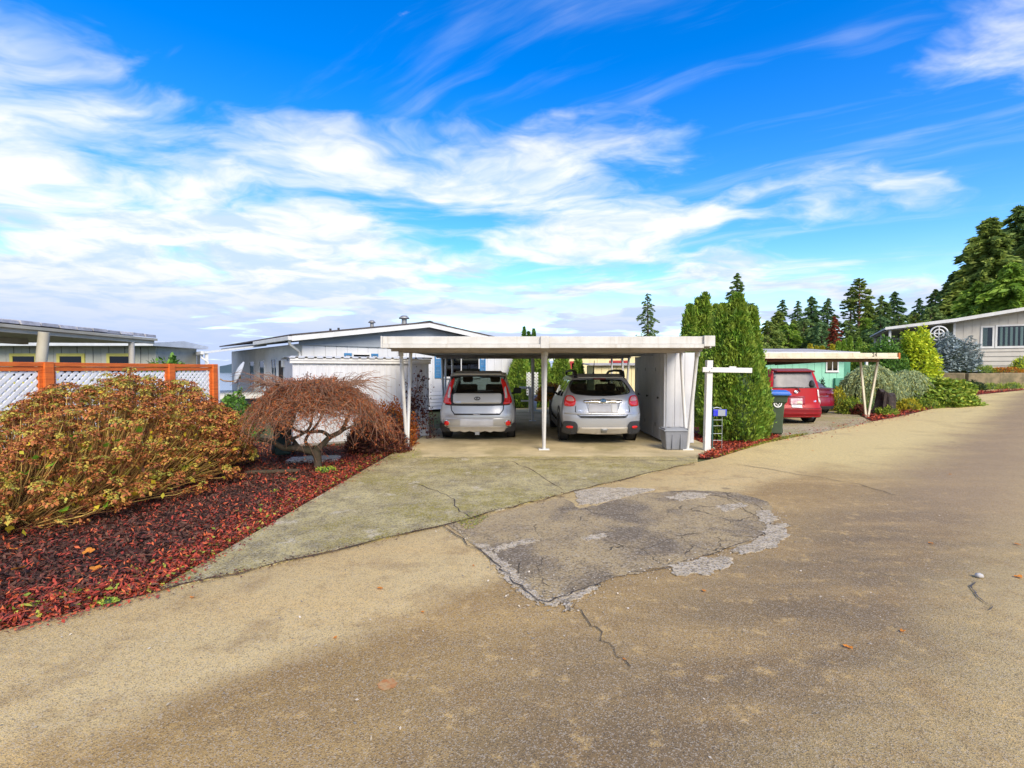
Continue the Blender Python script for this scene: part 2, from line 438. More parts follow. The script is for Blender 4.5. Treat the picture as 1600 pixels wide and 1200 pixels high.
fol('hyd_stem', [(.42,.25,.075),(.30,.16,.05),(.50,.33,.09),(.22,.11,.04)], 0)
fol('hyd_petal', [(.46,.16,.05),(.36,.10,.035),(.50,.22,.05),(.24,.075,.035),(.52,.30,.06),(.42,.15,.05),(.56,.19,.06),(.30,.09,.035)], .2)
fol('hyd_petal_olive', [(.44,.38,.06),(.52,.42,.07),(.34,.31,.055),(.50,.28,.055),(.28,.29,.06)], .2)
fol('hyd_green', [(.16,.42,.03),(.24,.50,.04),(.12,.32,.03)], .3)
fol('hyd_yellow', [(.62,.50,.03),(.55,.40,.03),(.48,.44,.04)], .3)
fol('hyd_dead', [(.26,.08,.03),(.20,.06,.025),(.34,.12,.03),(.13,.045,.025)], .15)
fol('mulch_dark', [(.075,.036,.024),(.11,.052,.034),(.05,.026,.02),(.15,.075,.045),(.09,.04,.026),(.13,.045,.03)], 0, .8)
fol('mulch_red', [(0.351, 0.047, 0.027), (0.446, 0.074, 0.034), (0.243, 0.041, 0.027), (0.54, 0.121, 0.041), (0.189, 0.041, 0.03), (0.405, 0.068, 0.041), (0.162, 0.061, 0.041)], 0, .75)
fol('moss_bits', [(.25,.30,.035),(.36,.36,.05),(.18,.23,.03),(.42,.30,.05)], .1)
fol('leaf_fallen', [(.60,.15,.02),(.52,.10,.02),(.60,.22,.03),(.45,.08,.02)], .2)

# ------------------------------------------------------------ ground, road, driveway
def speck(t, co, col, s1=90, amt=.5, dark=(.05,.045,.04), light=(.52,.46,.36)):
    v = t.n('TexVoronoi', co, Scale=s1); v.feature = 'F1'
    rnd = t.n('SeparateColor', v.outputs['Color']).outputs[0]
    col = t.mix(t.m('MULTIPLY', t.maprange(rnd, .80, .86), amt), col, light)
    col = t.mix(t.m('MULTIPLY', t.maprange(rnd, .24, .16), amt), col, dark)
    n = t.noise(co, s1*2.3, 2, .7)
    return t.mix(t.maprange(n, .42, .66, .0, .34), col, dark), v, n
def surf(name, fn):
    m = bpy.data.materials.new(name); m.use_nodes = True; t = NT(m.node_tree); MATS[name] = m
    co = t.n('TexCoord').outputs['Object']
    col, hgt_, rough, bstr, bdist = fn(t, co)
    b = t.n('Bump', Strength=bstr, Distance=bdist, Height=hgt_)
    p = t.n('BsdfPrincipled', Base__Color=col, Roughness=rough, Normal=b.outputs[0]); p.inputs['Specular IOR Level'].default_value = .3
    t.n('OutputMaterial', p.outputs[0]); return m
def road_fn(t, co):
    wn = t.n('TexNoise', Vector=co, Scale=.5, Detail=5, Roughness=.62)
    s = t.n('SeparateXYZ', co)
    X, Y = s.outputs[0], s.outputs[1]
    wob_ = t.m('SUBTRACT', wn.outputs[0], .5)
    tt = t.m('ADD', t.m('SUBTRACT', t.m('MULTIPLY', t.m('ADD', X, 2.7), .666), t.m('MULTIPLY', t.m('SUBTRACT', Y, 3.86), .746)), t.m('MULTIPLY', wob_, 1.3))
    al = t.m('ADD', t.m('ADD', t.m('MULTIPLY', X, .746), t.m('MULTIPLY', Y, .666)), t.m('MULTIPLY', wob_, 3.0))   # metres along the road
    f = t.m('DIVIDE', t.m('ADD', tt, 1.0), 8.0, clamp=True)
    tan, lt, br, gr = (.53,.395,.19), (.74,.595,.35), (.38,.26,.115), (.235,.172,.105)
    col = t.ramp(f, [(0, lt), (.13, (.56,.44,.24)), (.19, (.68,.54,.31)), (.30, lt), (.345, br), (.43, (.40,.285,.14)), (.475, (.32,.235,.13)), (.53, gr), (.585, (.25,.185,.115)), (.645, (.47,.37,.21)), (.72, (.66,.53,.31)), (.86, tan), (1, br)])
    n2 = t.noise(t.mapping(co, rot=(0,0,R(-42)), scale=(.35,1.4,1)), 1.1, 6, .65)
    col = t.mix(t.maprange(n2, .42, .70, 0, .42), col, (0.773,0.546,0.253))
    n3 = t.noise(co, 2.6, 7, .72)
    col = t.mix(t.maprange(n3, .47, .66, 0, .52), col, (0.328,0.218,0.104))
    n4 = t.noise(t.mapping(co, loc=(7,3,0)), 6.5, 6, .7)
    col = t.mix(t.maprange(n4, .53, .70, 0, .55), col, (0.820,0.593,0.291))
    # the stretch past the cross joint is paler
    pale = t.m('MULTIPLY', t.maprange(al, 7.6, 11.5), t.maprange(tt, 3.4, 1.9))
    pale = t.m('MULTIPLY', pale, t.maprange(t.noise(co, .8, 5, .6), .30, .50, .45, 1.0))
    col = t.mix(pale, col, (0.820,0.680,0.356))
    gray = t.m('MULTIPLY', t.maprange(al, 5.5, 9.0), t.maprange(tt, 2.0, 3.6, 0, .6))
    col = t.mix(gray, col, (0.487,0.354,0.223))
    # oil drips and dark spots
    ov = t.n('TexVoronoi', t.mapping(co, loc=(.3,.6,0)), Scale=.8); ov.feature = 'F1'
    col = t.mix(t.m('MULTIPLY', t.maprange(ov.outputs['Distance'], .075, .03), .65), col, (0.164,0.114,0.063))
    col = t.mix(1.0, col, (.97,.90,.68), 'MULTIPLY')
    col, v, n = speck(t, co, col, 165, .5)
    col = t.mix(t.maprange(t.noise(co, 17, 6, .75), .50, .68, 0, .38), col, (0.278,0.190,0.098))
    h = t.m('ADD', t.m('MULTIPLY', v.outputs['Distance'], .9), t.m('ADD', n, t.m('MULTIPLY', n3, 1.5)))
    return col, h, .86, .5, .010
surf('asphalt', road_fn)
def drive_fn(t, co):
    n1 = t.noise(co, 1.0, 6, .62); n2 = t.noise(co, 3.6, 6, .7); n3 = t.noise(t.mapping(co, loc=(4,2,0)), .9, 5, .6)
    col = t.mix(t.maprange(n1, .35, .65), (.47,.375,.155), (.66,.545,.24))
    col = t.mix(t.maprange(n2, .44, .66, 0, .72), col, (.25,.20,.10))
    col = t.mix(t.m('MULTIPLY', t.maprange(n3, .46, .60, 0, .9), t.maprange(t.noise(co, 7, 5, .7), .36, .58)), col, (.38,.31,.055))
    col = t.mix(t.maprange(t.noise(co, 2.6, 5, .6), .60, .68, 0, .8), col, (.70,.60,.40))
    col, v, n = speck(t, co, col, 85, .6, (.075,.07,.055), (.55,.50,.38))
    return col, t.m('ADD', v.outputs['Distance'], n), .85, .8, .012
surf('aggregate', drive_fn)
def slab_fn(t, co):
    n1 = t.noise(co, 1.1, 6, .6); n3 = t.noise(t.mapping(co, loc=(1,7,0)), .8, 6, .65)
    col = t.mix(t.maprange(n1, .35, .68), (.56,.46,.265), (.38,.31,.17))
    col = t.mix(t.maprange(n3, .50, .66, 0, .7), col, (.27,.23,.10))
    col = t.mix(t.maprange(t.noise(co, 4.5, 5, .6), .60, .75, 0, .6), col, (.14,.115,.085))
    n = t.noise(co, 90, 3, .6)
    col = t.mix(t.maprange(n, .5, .72, 0, .4), col, (.14,.12,.09))
    return col, n, .85, .4, .006
surf('slab_concrete', slab_fn)
def patch_fn(t, co):
    n1 = t.noise(co, 1.25, 6, .6, .4); n2 = t.noise(t.mapping(co, loc=(3,3,0)), 2.2, 6, .68)
    col = t.mix(t.maprange(n1, .37, .57), (.235,.18,.11), (.50,.37,.18))
    col = t.mix(t.maprange(n2, .50, .70, 0, .7), col, (.32,.235,.13))
    wv = t.n('VectorMath', co, t.n('VectorMath', t.n('TexNoise', Vector=co, Scale=3, Detail=4).outputs['Color'], (.32,.32,.0), _operation='MULTIPLY').outputs[0], _operation='ADD').outputs[0]
    vo = t.n('TexVoronoi', wv, Scale=1.7); vo.feature = 'DISTANCE_TO_EDGE'
    ck = t.m('MULTIPLY', t.maprange(vo.outputs['Distance'], .013, .004), t.maprange(t.noise(co, .9, 3), .48, .60))
    col, v, n = speck(t, co, col, 75, .5)
    col = t.mix(t.m('MULTIPLY', ck, .7), col, (.02,.018,.015))
    h = t.m('SUBTRACT', t.m('ADD', t.m('MULTIPLY', v.outputs['Distance'], .7), n), t.m('MULTIPLY', ck, 3.0))
    return col, h, .85, .8, .012
surf('asphalt_patch', patch_fn)
def chip_fn(t, co):
    n1 = t.noise(co, 9, 5, .65)
    col = t.mix(t.maprange(n1, .38, .66), (.68,.56,.37), (.42,.33,.20))
    col, v, n = speck(t, co, col, 80, .7, (.09,.08,.07), (.65,.6,.52))
    return col, n, .9, .9, .012
surf('bare_concrete', chip_fn)
def soil_fn(t, co):
    n1 = t.noise(co, 3, 6, .65); n2 = t.noise(co, 22, 5, .7)
    col = t.mix(t.maprange(n1, .4, .62), (.055,.033,.024), (.12,.055,.035))
    col = t.mix(t.maprange(n2, .48, .7, 0, .8), col, (.03,.02,.016))
    return col, n2, .95, 1.0, .03
surf('soil', soil_fn)
def soilred_fn(t, co):
    n1 = t.noise(co, 3, 6, .65); n2 = t.noise(co, 25, 5, .7)
    col = t.mix(t.maprange(n1, .36, .62), (.17,.032,.02), (.10,.04,.026))
    col = t.mix(t.maprange(n2, .48, .7, 0, .8), col, (.05,.022,.016))
    return col, n2, .95, 1.0, .03
surf('soil_red', soilred_fn)
def ground_fn(t, co):
    n1 = t.noise(co, .6, 6, .6); n2 = t.noise(co, 14, 5, .7)
    col = t.mix(t.maprange(n1, .40, .60), (.10,.085,.045), (.085,.12,.03))
    col = t.mix(t.maprange(n2, .45, .7, 0, .7), col, (.05,.04,.025))
    return col, n2, .95, .8, .04
surf('ground_earth', ground_fn)
def gravel_fn(t, co):
    n1 = t.noise(co, 1.0, 6, .6); n2 = t.noise(co, 5, 5, .7)
    col = t.mix(t.maprange(n1, .40, .62), (.52,.42,.25), (.40,.35,.14))
    col = t.mix(t.maprange(n2, .5, .7, 0, .6), col, (.27,.21,.12))
    col, v, n = speck(t, co, col, 60, .6)
    return col, n, .9, .7, .012
surf('gravel', gravel_fn)

# terrain
xs = np.concatenate([-np.geomspace(600, 40, 16), np.linspace(-36, 44, 81), np.geomspace(48, 600, 16)])
ys = np.concatenate([-np.geomspace(300, 12, 10), np.linspace(-10, 60, 71), np.geomspace(64, 900, 18)])
XX, YY = np.meshgrid(xs, ys, indexing='ij')
ZZ = hgt(XX, YY)-.03
V = np.stack([XX, YY, ZZ], -1).reshape(-1, 3); ny = len(ys)
i, j = np.meshgrid(np.arange(len(xs)-1), np.arange(ny-1), indexing='ij')
a = (i*ny+j).ravel(); Q = np.stack([a, a+ny, a+ny+1, a+1], 1)
npmesh('ground', V, Q, 'ground_earth', kind='structure', smooth=True)
polys('water', [(-9000,150),(2000,150),(2000,9000),(-9000,9000)], 'water', -14.0, step=0, follow=False)
# wooded far shore across the water
hv = []; n = 90
for r_, base in ((3000, -20), (3100, None)):
    pass
b = MB(); rr = random.Random(4); prof = []
for k in range(n+1):
    az = R(-75)+R(70)*k/n
    prof.append((az, 34+26*math.sin(k*.21)+9*math.sin(k*.83+1)+rr.uniform(-3, 3)))
vs = []; 
for az, hh in prof:
    sx, cy = math.sin(az), math.cos(az)
    vs += [(2700*sx, 2700*cy, -16), (2950*sx, 2950*cy, hh*.75), (3300*sx, 3300*cy, hh), (3900*sx, 3900*cy, -16)]
b.add(vs, [(4*k+q, 4*k+4+q, 4*k+5+q, 4*k+1+q) for k in range(n) for q in range(3)], True)
b.build('hills', 'hill_forest', kind='structure')

g2 = lambda x, y: tuple(G(x, y)[:2])
EL = [(-30,-20.5), (-8.3,-1.2), g2(0,985), g2(240,926), g2(690,822), g2(880,772), g2(1090,722), g2(1118,716), g2(1200,690), g2(1258,679), g2(1366,658), g2(1450,640), g2(1512,625), g2(1521,617)]
ER = [(60, 33), (46, 24), (22, 2), (12,-8), (2,-20)]
road = EL+[g2(1505,611)]+[g2(1600,604), (44, 45)]+ER
polys('road', road, 'asphalt', .0, step=.7)
drive = [g2(240,926), g2(690,822), g2(880,772), g2(1090,722), (3.55, 9.75), (-2.25, 9.75), (-2.36, 10.2)]
polys('driveway', drive, 'aggregate', .014, step=.6, edge=.05)
polys('carport_slab', [(-2.36,9.765), (3.56,9.765), (4.3,10.75), (4.3,19.2), (-1.7,19.2), (-2.36,10.3)], 'slab_concrete', .02, step=.8, edge=.06)
polys('garden_path', [(-1.2,19.21),(2.6,19.21),(2.2,27),(-.4,27)], 'slab_concrete', .016, step=1.0)
# second driveway with the red cars
polys('gravel_drive', [g2(1206,690), g2(1258,680.5), g2(1364,659.5), (13.0,19.5), (12.6,26), (7.0,26), (6.9,14.5)], 'gravel', .006, step=.8)
# the old repaired pothole and the bare edges round it
pt = [(700,820),(768,872),(800,905),(850,942),(905,925),(960,905),(1040,885),(1120,865),(1190,838),(1215,812),(1200,785),(1150,770),(1080,766),(1000,772),(930,790),(905,795),(880,777),(790,800)]
polys('asphalt_patch', ragged([g2(*p) for p in pt], .03, 3, 5), 'asphalt_patch', .006, step=.4)
def chunk(name, pts, seed, off=.010, amp=.028, sub=9, m='bare_concrete'):
    return polys(name, ragged([g2(*p) for p in pts], amp, seed, sub), m, off, step=.3, edge=.006)
chunk('bare_edge', [(742,850),(762,852),(790,880),(812,902),(850,938),(838,946),(815,928),(800,915),(778,890),(760,868)], 1)
chunk('bare_edge', [(850,940),(880,930),(937,915),(936,921),(885,942),(856,948)], 2)
chunk('bare_edge', [(1046,885),(1100,872),(1140,872),(1144,882),(1112,898),(1056,900)], 3)
chunk('bare_edge', [(1142,862),(1190,840),(1200,822),(1228,818),(1234,838),(1215,855),(1160,868)], 5)
chunk('bare_edge', [(1180,800),(1200,798),(1216,812),(1200,820),(1185,814)], 6)
chunk('bare_edge', [(1040,778),(1070,770),(1110,772),(1100,779),(1060,783)], 8)
chunk('bare_edge', [(880,940),(895,938),(892,952),(884,956)], 9)
chunk('worn_concrete', [(768,858),(800,848),(830,842),(840,846),(815,853),(780,864)], 11, .009)
chunk('worn_concrete', [(898,768),(940,762),(1030,764),(1000,772),(935,788),(905,790)], 12, .0075)
chunk('worn_concrete', [(1120,792),(1160,786),(1168,792),(1130,800)], 14, .009)
chunk('worn_concrete', [(905,840),(945,834),(950,840),(915,846)], 15, .009)
mat('crack_dirt', (.045,.035,.025), (.12,.09,.055), 12, .95)
def crack(name, pts, wd, seed, off=.0095, m='crack_dirt'):
    wd *= .7
    r = random.Random(seed); p = [Vector(G(*q)) for q in pts]; q = []
    for k in range(len(p)-1):
        for s in range(6): q.append(p[k].lerp(p[k+1], s/6)+Vector((r.uniform(-.03,.03), r.uniform(-.03,.03), 0)))
    q.append(p[-1]); vs = []
    for k, v in enumerate(q):
        t = (q[min(k+1,len(q)-1)]-q[max(k-1,0)]); nn = Vector((-t.y, t.x, 0)).normalized()*wd*r.uniform(.3,1.2)/2
        if k in (0, len(q)-1): nn *= .2
        zz = float(hgt(v.x, v.y))+off
        vs += [(v.x+nn.x, v.y+nn.y, zz), (v.x-nn.x, v.y-nn.y, zz)]
    return MB().add(vs, [(2*k,2*k+1,2*k+3,2*k+2) for k in range(len(q)-1)]).build(name, m, kind='structure')
crack('road_crack', [(690,823),(760,870),(800,906),(850,944),(888,932),(940,912)], .022, 1, .0185)
crack('road_crack', [(895,945),(925,980),(955,1010),(985,1045)], .010, 2)
crack('road_crack', [(940,905),(1040,888),(1110,866),(1180,845),(1210,815),(1180,790),(1120,775),(1040,768)], .018, 3)
crack('road_crack', [(1150,725),(1250,742),(1340,757),(1400,775)], .028, 4)
crack('road_crack', [(1060,840),(1100,832),(1150,838),(1185,842)], .012, 5)
crack('road_crack', [(860,920),(840,895),(845,870)], .008, 6)
crack('road_crack', [(1516,905),(1528,930),(1545,955)], .022, 7, m='stone_dark')
crack('road_crack', [(1090,772),(1140,778),(1170,800),(1190,812)], .012, 8)
crack('joint_line', [(240,928),(480,871),(690,823.5),(800,793),(880,773.5),(985,747),(1090,723)], .035, 9, .0165, 'soil')
crack('joint_line', [(640,717),(760,718),(900,720),(1000,721),(1092,721)], .022, 10, .0225, 'soil')
crack('joint_line', [(648,757),(700,775),(720,800),(735,810)], .026, 11, .0165)
crack('joint_line', [(800,722),(840,740),(880,768)], .026, 12, .0165, 'soil')

# planting beds
bedL = [(-9,-1.7), (-8.3,-1.15), g2(0,985), g2(240,926), (-2.40,10.15), (-2.40,12.4), (-4.4,10.9), (-7.0,12.3), (-7.9,8.0), (-10,4)]
polys('mulch_bed', bedL, 'soil', -.004, step=.8)
polys('mulch_bed', [g2(1094,716), g2(1118,716.5), g2(1199,690.5), g2(1222,684), (6.9,13.6), (6.6,16), (4.32,16), (4.32,10.72), (3.6,9.8)], 'soil_red', .004, step=.8)
bedR = [g2(1364,658.5), g2(1448,641), g2(1508,626.5), g2(1518,618), (27,26), (17,26), (13.05,22), (13.05,19.4)]
polys('mulch_bed', bedR, 'soil_red', .002, step=.8)
def inpoly(pts, poly):
    x, y = pts[:, 0], pts[:, 1]; r = np.zeros(len(pts), bool); n = len(poly); j = n-1
    for i in range(n):
        xi, yi = poly[i]; xj, yj = poly[j]
        c = ((yi > y) != (yj > y)) & (x < (xj-xi)*(y-yi)/(yj-yi+1e-12)+xi); r ^= c; j = i
    return r
def chips(name, poly, n, m, size, asp, label=None, cat=None, dens=None, lift=.02, tilt=.5, seed=1, parent=None):
    r = np.random.default_rng(seed); p = np.array(poly); lo, hi = p.min(0), p.max(0)
    out = np.zeros((0, 2))
    while len(out) < n:
        q = r.uniform(lo, hi, (n*2, 2)); k = inpoly(q, poly)
        if dens is not None: k &= r.uniform(size=len(q)) < dens(q)
        out = np.concatenate([out, q[k]])
    q = out[:n]
    C = np.column_stack([q, hgt(q[:, 0], q[:, 1])+r.uniform(.004, lift, n)])
    L = rdir(n, r); L[:, 2] *= tilt; Nn = rdir(n, r)*tilt; Nn[:, 2] = 1
    V, Q = leafquads(C, L, Nn, r.uniform(.5, 1.3, n)*size, asp*r.uniform(.6, 1.3, n), r)
    o = npmesh(name, V, Q, m, parent, 'stuff'); tagp(o, label, cat); return o
e0, e1, e2 = np.array(g2(0,985)), np.array(g2(240,926)), np.array((-2.40,10.15))
def edge_d(q):
    def sd(a, b):
        t = np.clip(((q-a)@(b-a))/((b-a)@(b-a)), 0, 1); return np.linalg.norm(q-(a+t[:, None]*(b-a)), axis=1)
    return np.minimum(np.minimum(sd(e0, e1), sd(e1, e2)), sd(np.array((-8.3,-1.15)), e0))
vis = lambda q: (q[:, 0] > -1.15*np.maximum(q[:, 1], .5)-.6)
nearw = lambda q: np.clip(7/np.maximum(q[:, 1], 2), .3, 1.6)/1.6
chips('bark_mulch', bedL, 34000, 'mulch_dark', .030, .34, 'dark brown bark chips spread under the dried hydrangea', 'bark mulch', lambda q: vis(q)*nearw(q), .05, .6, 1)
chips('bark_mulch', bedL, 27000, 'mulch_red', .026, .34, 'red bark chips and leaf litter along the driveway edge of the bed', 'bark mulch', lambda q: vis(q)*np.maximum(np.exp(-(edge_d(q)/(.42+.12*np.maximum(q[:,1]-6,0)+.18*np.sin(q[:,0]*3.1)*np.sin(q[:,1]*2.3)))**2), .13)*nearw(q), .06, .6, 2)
chips('moss_scraps', bedL, 900, 'moss_bits', .026, .6, 'yellow green moss scraps among the red bark beside the road', 'moss', lambda q: vis(q)*np.exp(-(edge_d(q)/.3)**2), .06, .4, 3)
bedM = [g2(1094,716), g2(1118,716.5), g2(1199,690.5), g2(1222,684), (6.9,13.6), (4.32,13), (4.32,10.72), (3.6,9.8)]
chips('bark_mulch', bedM, 7000, 'mulch_red', .036, .36, 'red bark chips at the foot of the white sign post and arborvitae', 'bark mulch', None, .06, .6, 4)
chips('bark_mulch', bedR, 12000, 'mulch_red', .05, .4, 'rust red leaf litter under the weeping cedars beside the cream carport', 'leaf litter', None, .08, .6, 5)
chips('moss_scraps', [g2(1110,718), g2(1200,692), g2(1250,682), g2(1265,678), g2(1245,679), g2(1190,690), g2(1130,708)], 1800, 'moss_bits', .022, .6, 'green moss strip along the road edge below the sign post', 'moss', None, .03, .4, 6)
chips('moss_scraps', [(-2.36,9.3),(-1.7,9.6),(-1.9,10.6),(-2.36,10.6)], 700, 'moss_bits', .014, .7, 'green moss on the slab at the foot of the carport post', 'moss', None, .03, .3, 7)
chips('moss_scraps', [g2(700,815),g2(745,800),g2(765,808),g2(735,830)], 500, 'moss_bits', .010, .7, 'green moss in the corner of the pothole repair', 'moss', None, .022, .3, 8)
# single leaves and a pebble on the asphalt
def leafmesh(seed, s):
    r = random.Random(seed); b = MB(); n = 14; vs = [(0,0,.3*s*.2)]
    for k in range(n):
        a = 2*math.pi*k/n; q = s*(.55+.45*abs(math.cos(a*1.5)))*r.uniform(.8,1.1)
        vs.append((q*math.cos(a), q*math.sin(a)*.7, r.uniform(0, .35*s)))
    b.add(vs, [(0,1+k,1+(k+1)%n) for k in range(n)]); return b.mesh('fallen_leaf')
LF = [(594,921,.05),(524,998,.03),(1326,1013,.05),(1410,988,.04),(1455,850,.045),(1592,903,.06),(1590,852,.05),(300,935,.04),(660,958,.03),(975,1032,.025),(1485,742,.05),(740,885,.03),(450,820,.03),(1100,925,.04),(1270,705,.05)]
for k, (x, y, s) in enumerate(LF):
    g = G(x, y); o = link('fallen_leaf', leafmesh(k, s*.6), 'leaf_fallen'); o.location = (g.x, g.y, g.z+.008); o.rotation_euler = (0,0,k*1.3)
    tagp(o, 'small dry orange leaf lying on the bare asphalt road', 'leaf', 'fallen leaves on the road')
BL = [(140,872,.075),(150,900,.06),(20,868,.05),(30,900,.07),(90,812,.05)]
for k, (x, y, s) in enumerate(BL):
    g = G(x, y); o = link('fallen_leaf', leafmesh(40+k, s*.85), 'leaf_fallen'); o.location = (g.x, g.y, g.z+.06); o.rotation_euler = (.3,0,k*1.3)
    tagp(o, 'large curled orange leaf lying on dark bark mulch', 'leaf', 'orange leaves on the mulch bed')
g = G(1530,903); o = MB().lathe([(0,0),(.02,.003),(.03,.014),(.024,.03),(.009,.037),(0,.038)], 9).build('pebble', 'stone_pale'); o.location = (g.x, g.y, g.z+.002)
tagp(o, 'pale pebble lying alone on the road beside a short crack', 'stone')
g = G(605,1070); o = polys('rust_spot', [(g.x+.05*math.cos(a/20*6.283)*(1+.1*math.sin(a*2.1)), g.y+.05*math.sin(a/20*6.283)*(1+.1*math.cos(a*1.7))) for a in range(20)], 'rust_stain', .004, step=0, kind='structure')

# grit and litter that has crept over the edges of the bed, the joints and the repair
def litter(name, pts, n, spread, m, size, label, cat, seed, z=.018):
    r = np.random.default_rng(seed); p = np.array([g2(*q) for q in pts]); k = r.integers(0, len(p)-1, n); f = r.uniform(0,1,(n,1))
    q = p[k]*(1-f)+p[k+1]*f+r.normal(size=(n,2))*spread
    C = np.column_stack([q, hgt(q[:,0], q[:,1])+z+r.uniform(0,.006,n)]); L = rdir(n, r); L[:,2] *= .25; Nn = rdir(n, r)*.4; Nn[:,2] = 1
    V, Q = leafquads(C, L, Nn, r.uniform(.4,1.3,n)*size, r.uniform(.3,.8,n), r)
    tagp(npmesh(name, V, Q, m, None, 'stuff'), label, cat)
litter('leaf_litter', [(0,985),(120,958),(240,926),(330,870),(450,800),(560,742),(634,703)], 1500, .07, 'mulch_red', .016, 'red bark crumbs strewn over the driveway edge', 'litter', 31)
litter('leaf_litter', [(240,928),(480,871),(690,823),(880,773),(1090,723)], 900, .05, 'mulch_dark', .011, 'dark crumbs lying along the driveway joint', 'litter', 32, .016)
fol('grit', [(.50,.43,.32),(.34,.29,.21),(.22,.19,.15),(.60,.53,.42)], 0, .9)
litter('grit', [(700,822),(768,872),(800,906),(850,944),(905,926),(1040,887),(1120,868),(1190,842),(1220,815),(1190,785),(1080,768),(930,788)], 1300, .10, 'grit', .009, 'loose pale grit round the broken edge of the road repair', 'grit', 33, .012)
litter('grit', [(100,1050),(700,1000),(1300,880),(1500,780)], 500, .9, 'grit', .009, 'scattered grit on the open road', 'grit', 34, .004)
litter('leaf_litter', [(1210,690),(1300,668),(1364,657),(1448,641)], 500, .3, 'mulch_red', .03, 'red leaf crumbs along the gravel drive edge', 'litter', 35)
# ------------------------------------------------------------ white carport
CX0, CX1, CY0, CY1 = -2.38, 3.72, 9.45, 19.3
cp = thing('carport', 'white flat metal double carport sheltering two silver cars', 'carport', (0, 0, 0.02))
zU, zT = 2.05, 2.265
npan = 12; pw = (CX1-CX0-.12)/npan
for k in range(npan):
    x0 = CX0+.06+k*pw
    def fn(b):
        b.box(x0+.004, x0+pw-.004, CY0+.05, CY1-.05, zU+.045, zU+.06)
        b.box(x0+.004, x0+.03, CY0+.05, CY1-.05, zU+.06, zU+.14)
    part('roof_panel', 'soffit', cp, fn)
boxp('roof_deck', 'roof_top', cp, CX0+.05, CX1-.05, CY0+.04, CY1-.04, zU+.145, zT-.03)
def fasc(b, x0, x1):
    b.box(x0, x1, CY0, CY0+.035, zU+.075, zT)
    b.box(x0, x1, CY0-.05, CY0+.03, zU, zU+.07)
for x0, x1 in ((CX0+.001, .52), (.68, CX1-.20)):
    part('front_fascia', 'fascia_white', cp, lambda b: fasc(b, x0, x1), bev=.006)
boxp('fascia_joint', 'fascia_white', cp, .521, .679, CY0-.056, CY0+.036, zU-.004, zT+.004, bev=.006)
boxp('fascia_corner', 'fascia_white', cp, CX1-.199, CX1+.004, CY0-.056, CY0+.04, zU+.03, zT+.01, bev=.008)
boxp('fascia_corner', 'fascia_white', cp, CX0-.03, CX0, CY0-.056, CY0+.12, zU-.004, zT+.004, bev=.008)
for x0, x1 in ((CX0-.02, CX0+.03), (CX1-.03, CX1+.003)):
    boxp('side_fascia', 'fascia_white', cp, x0, x1, CY0+.125, CY1, zU+.005, zT, bev=.005)
boxp('rear_fascia', 'fascia_white', cp, CX0+.04, CX1-.04, CY1-.04, CY1+.005, zU+.01, zT-.005, bev=.005)
for yb in (9.95, 10.95, 15.9, 16.9):
    boxp('cross_beam', 'soffit', cp, CX0+.04, CX1-.04, yb-.035, yb+.035, zU-.045, zU+.043)
for px_ in (-2.17, .66, 3.62):
    for yb in (10.55, 16.4):
        if yb > 12 and px_ == .66: pass
        pp = boxp('base_plate', 'white_metal', cp, px_-.11, px_+.11, yb-.09, yb+.09, 0, .018)
        for dy_ in (-.55, .45):
            part('post', 'white_metal', cp, lambda b: b.tube([(px_, yb+dy_*.04, .015), (px_, yb+dy_*.97, zU-.04)], .036, 10))
        if yb < 12:
            part('post_collar', 'fascia_white', cp, lambda b: b.tube([(px_, yb-.53, zU-.13), (px_, yb-.545, zU-.045)], .05, 10))
for px_ in (-2.17, 3.62):
    part('post', 'white_metal', cp, lambda b: b.tube([(px_, 18.6, .0), (px_, 18.6, zU-.001)], .036, 10))

# ------------------------------------------------------------ locker shed under the carport
ls = thing('storage_locker', 'tall white board storage locker with black knobs along the carport side', 'storage shed', (3.42, 11.45, .02))
H, D, W_ = 2.0, 2.75, .66
boxp('carcass', 'board_white', ls, .03, W_-.03, .03, D-.03, .02, H-.02)
r_ = random.Random(5)
nb = 9
for k in range(nb):
    a, b_ = k*D/nb, (k+1)*D/nb
    o = boxp('board', 'board_white', ls, -.012-r_.uniform(0,.004), .029, a+.006, b_-.006, .03+r_.uniform(0,.01), H+r_.uniform(-.01,.01), bev=.003)
for k in range(3):
    a, b_ = k*W_/3, (k+1)*W_/3
    boxp('board', 'board_white', ls, a+(.004 if k else .031), b_-.004, -.014+k*.002, .029, .01, H+.03, bev=.003)
for k in range(nb):
    a, b_ = k*D/nb, (k+1)*D/nb
    boxp('board', 'board_white', ls, W_-.029, W_, a+.006, b_-.006, .03, H, bev=.003)
boxp('top_board', 'board_white', ls, .0, W_, .03, D, H+.012, H+.03)
for yk in (.42, 1.35, 2.2):
    part('knob', 'black_plastic', ls, lambda b: b.lathe([(0,-.05),(.028,-.045),(.03,-.03),(.012,-.018),(.012,0)], 10, (-.012,yk,1.0), 'x'))
    boxp('hinge', 'vent_metal', ls, -.022, -.016, yk+.25, yk+.29, 1.62, 1.70)
    boxp('hinge', 'vent_metal', ls, -.022, -.016, yk+.25, yk+.29, .32, .40)

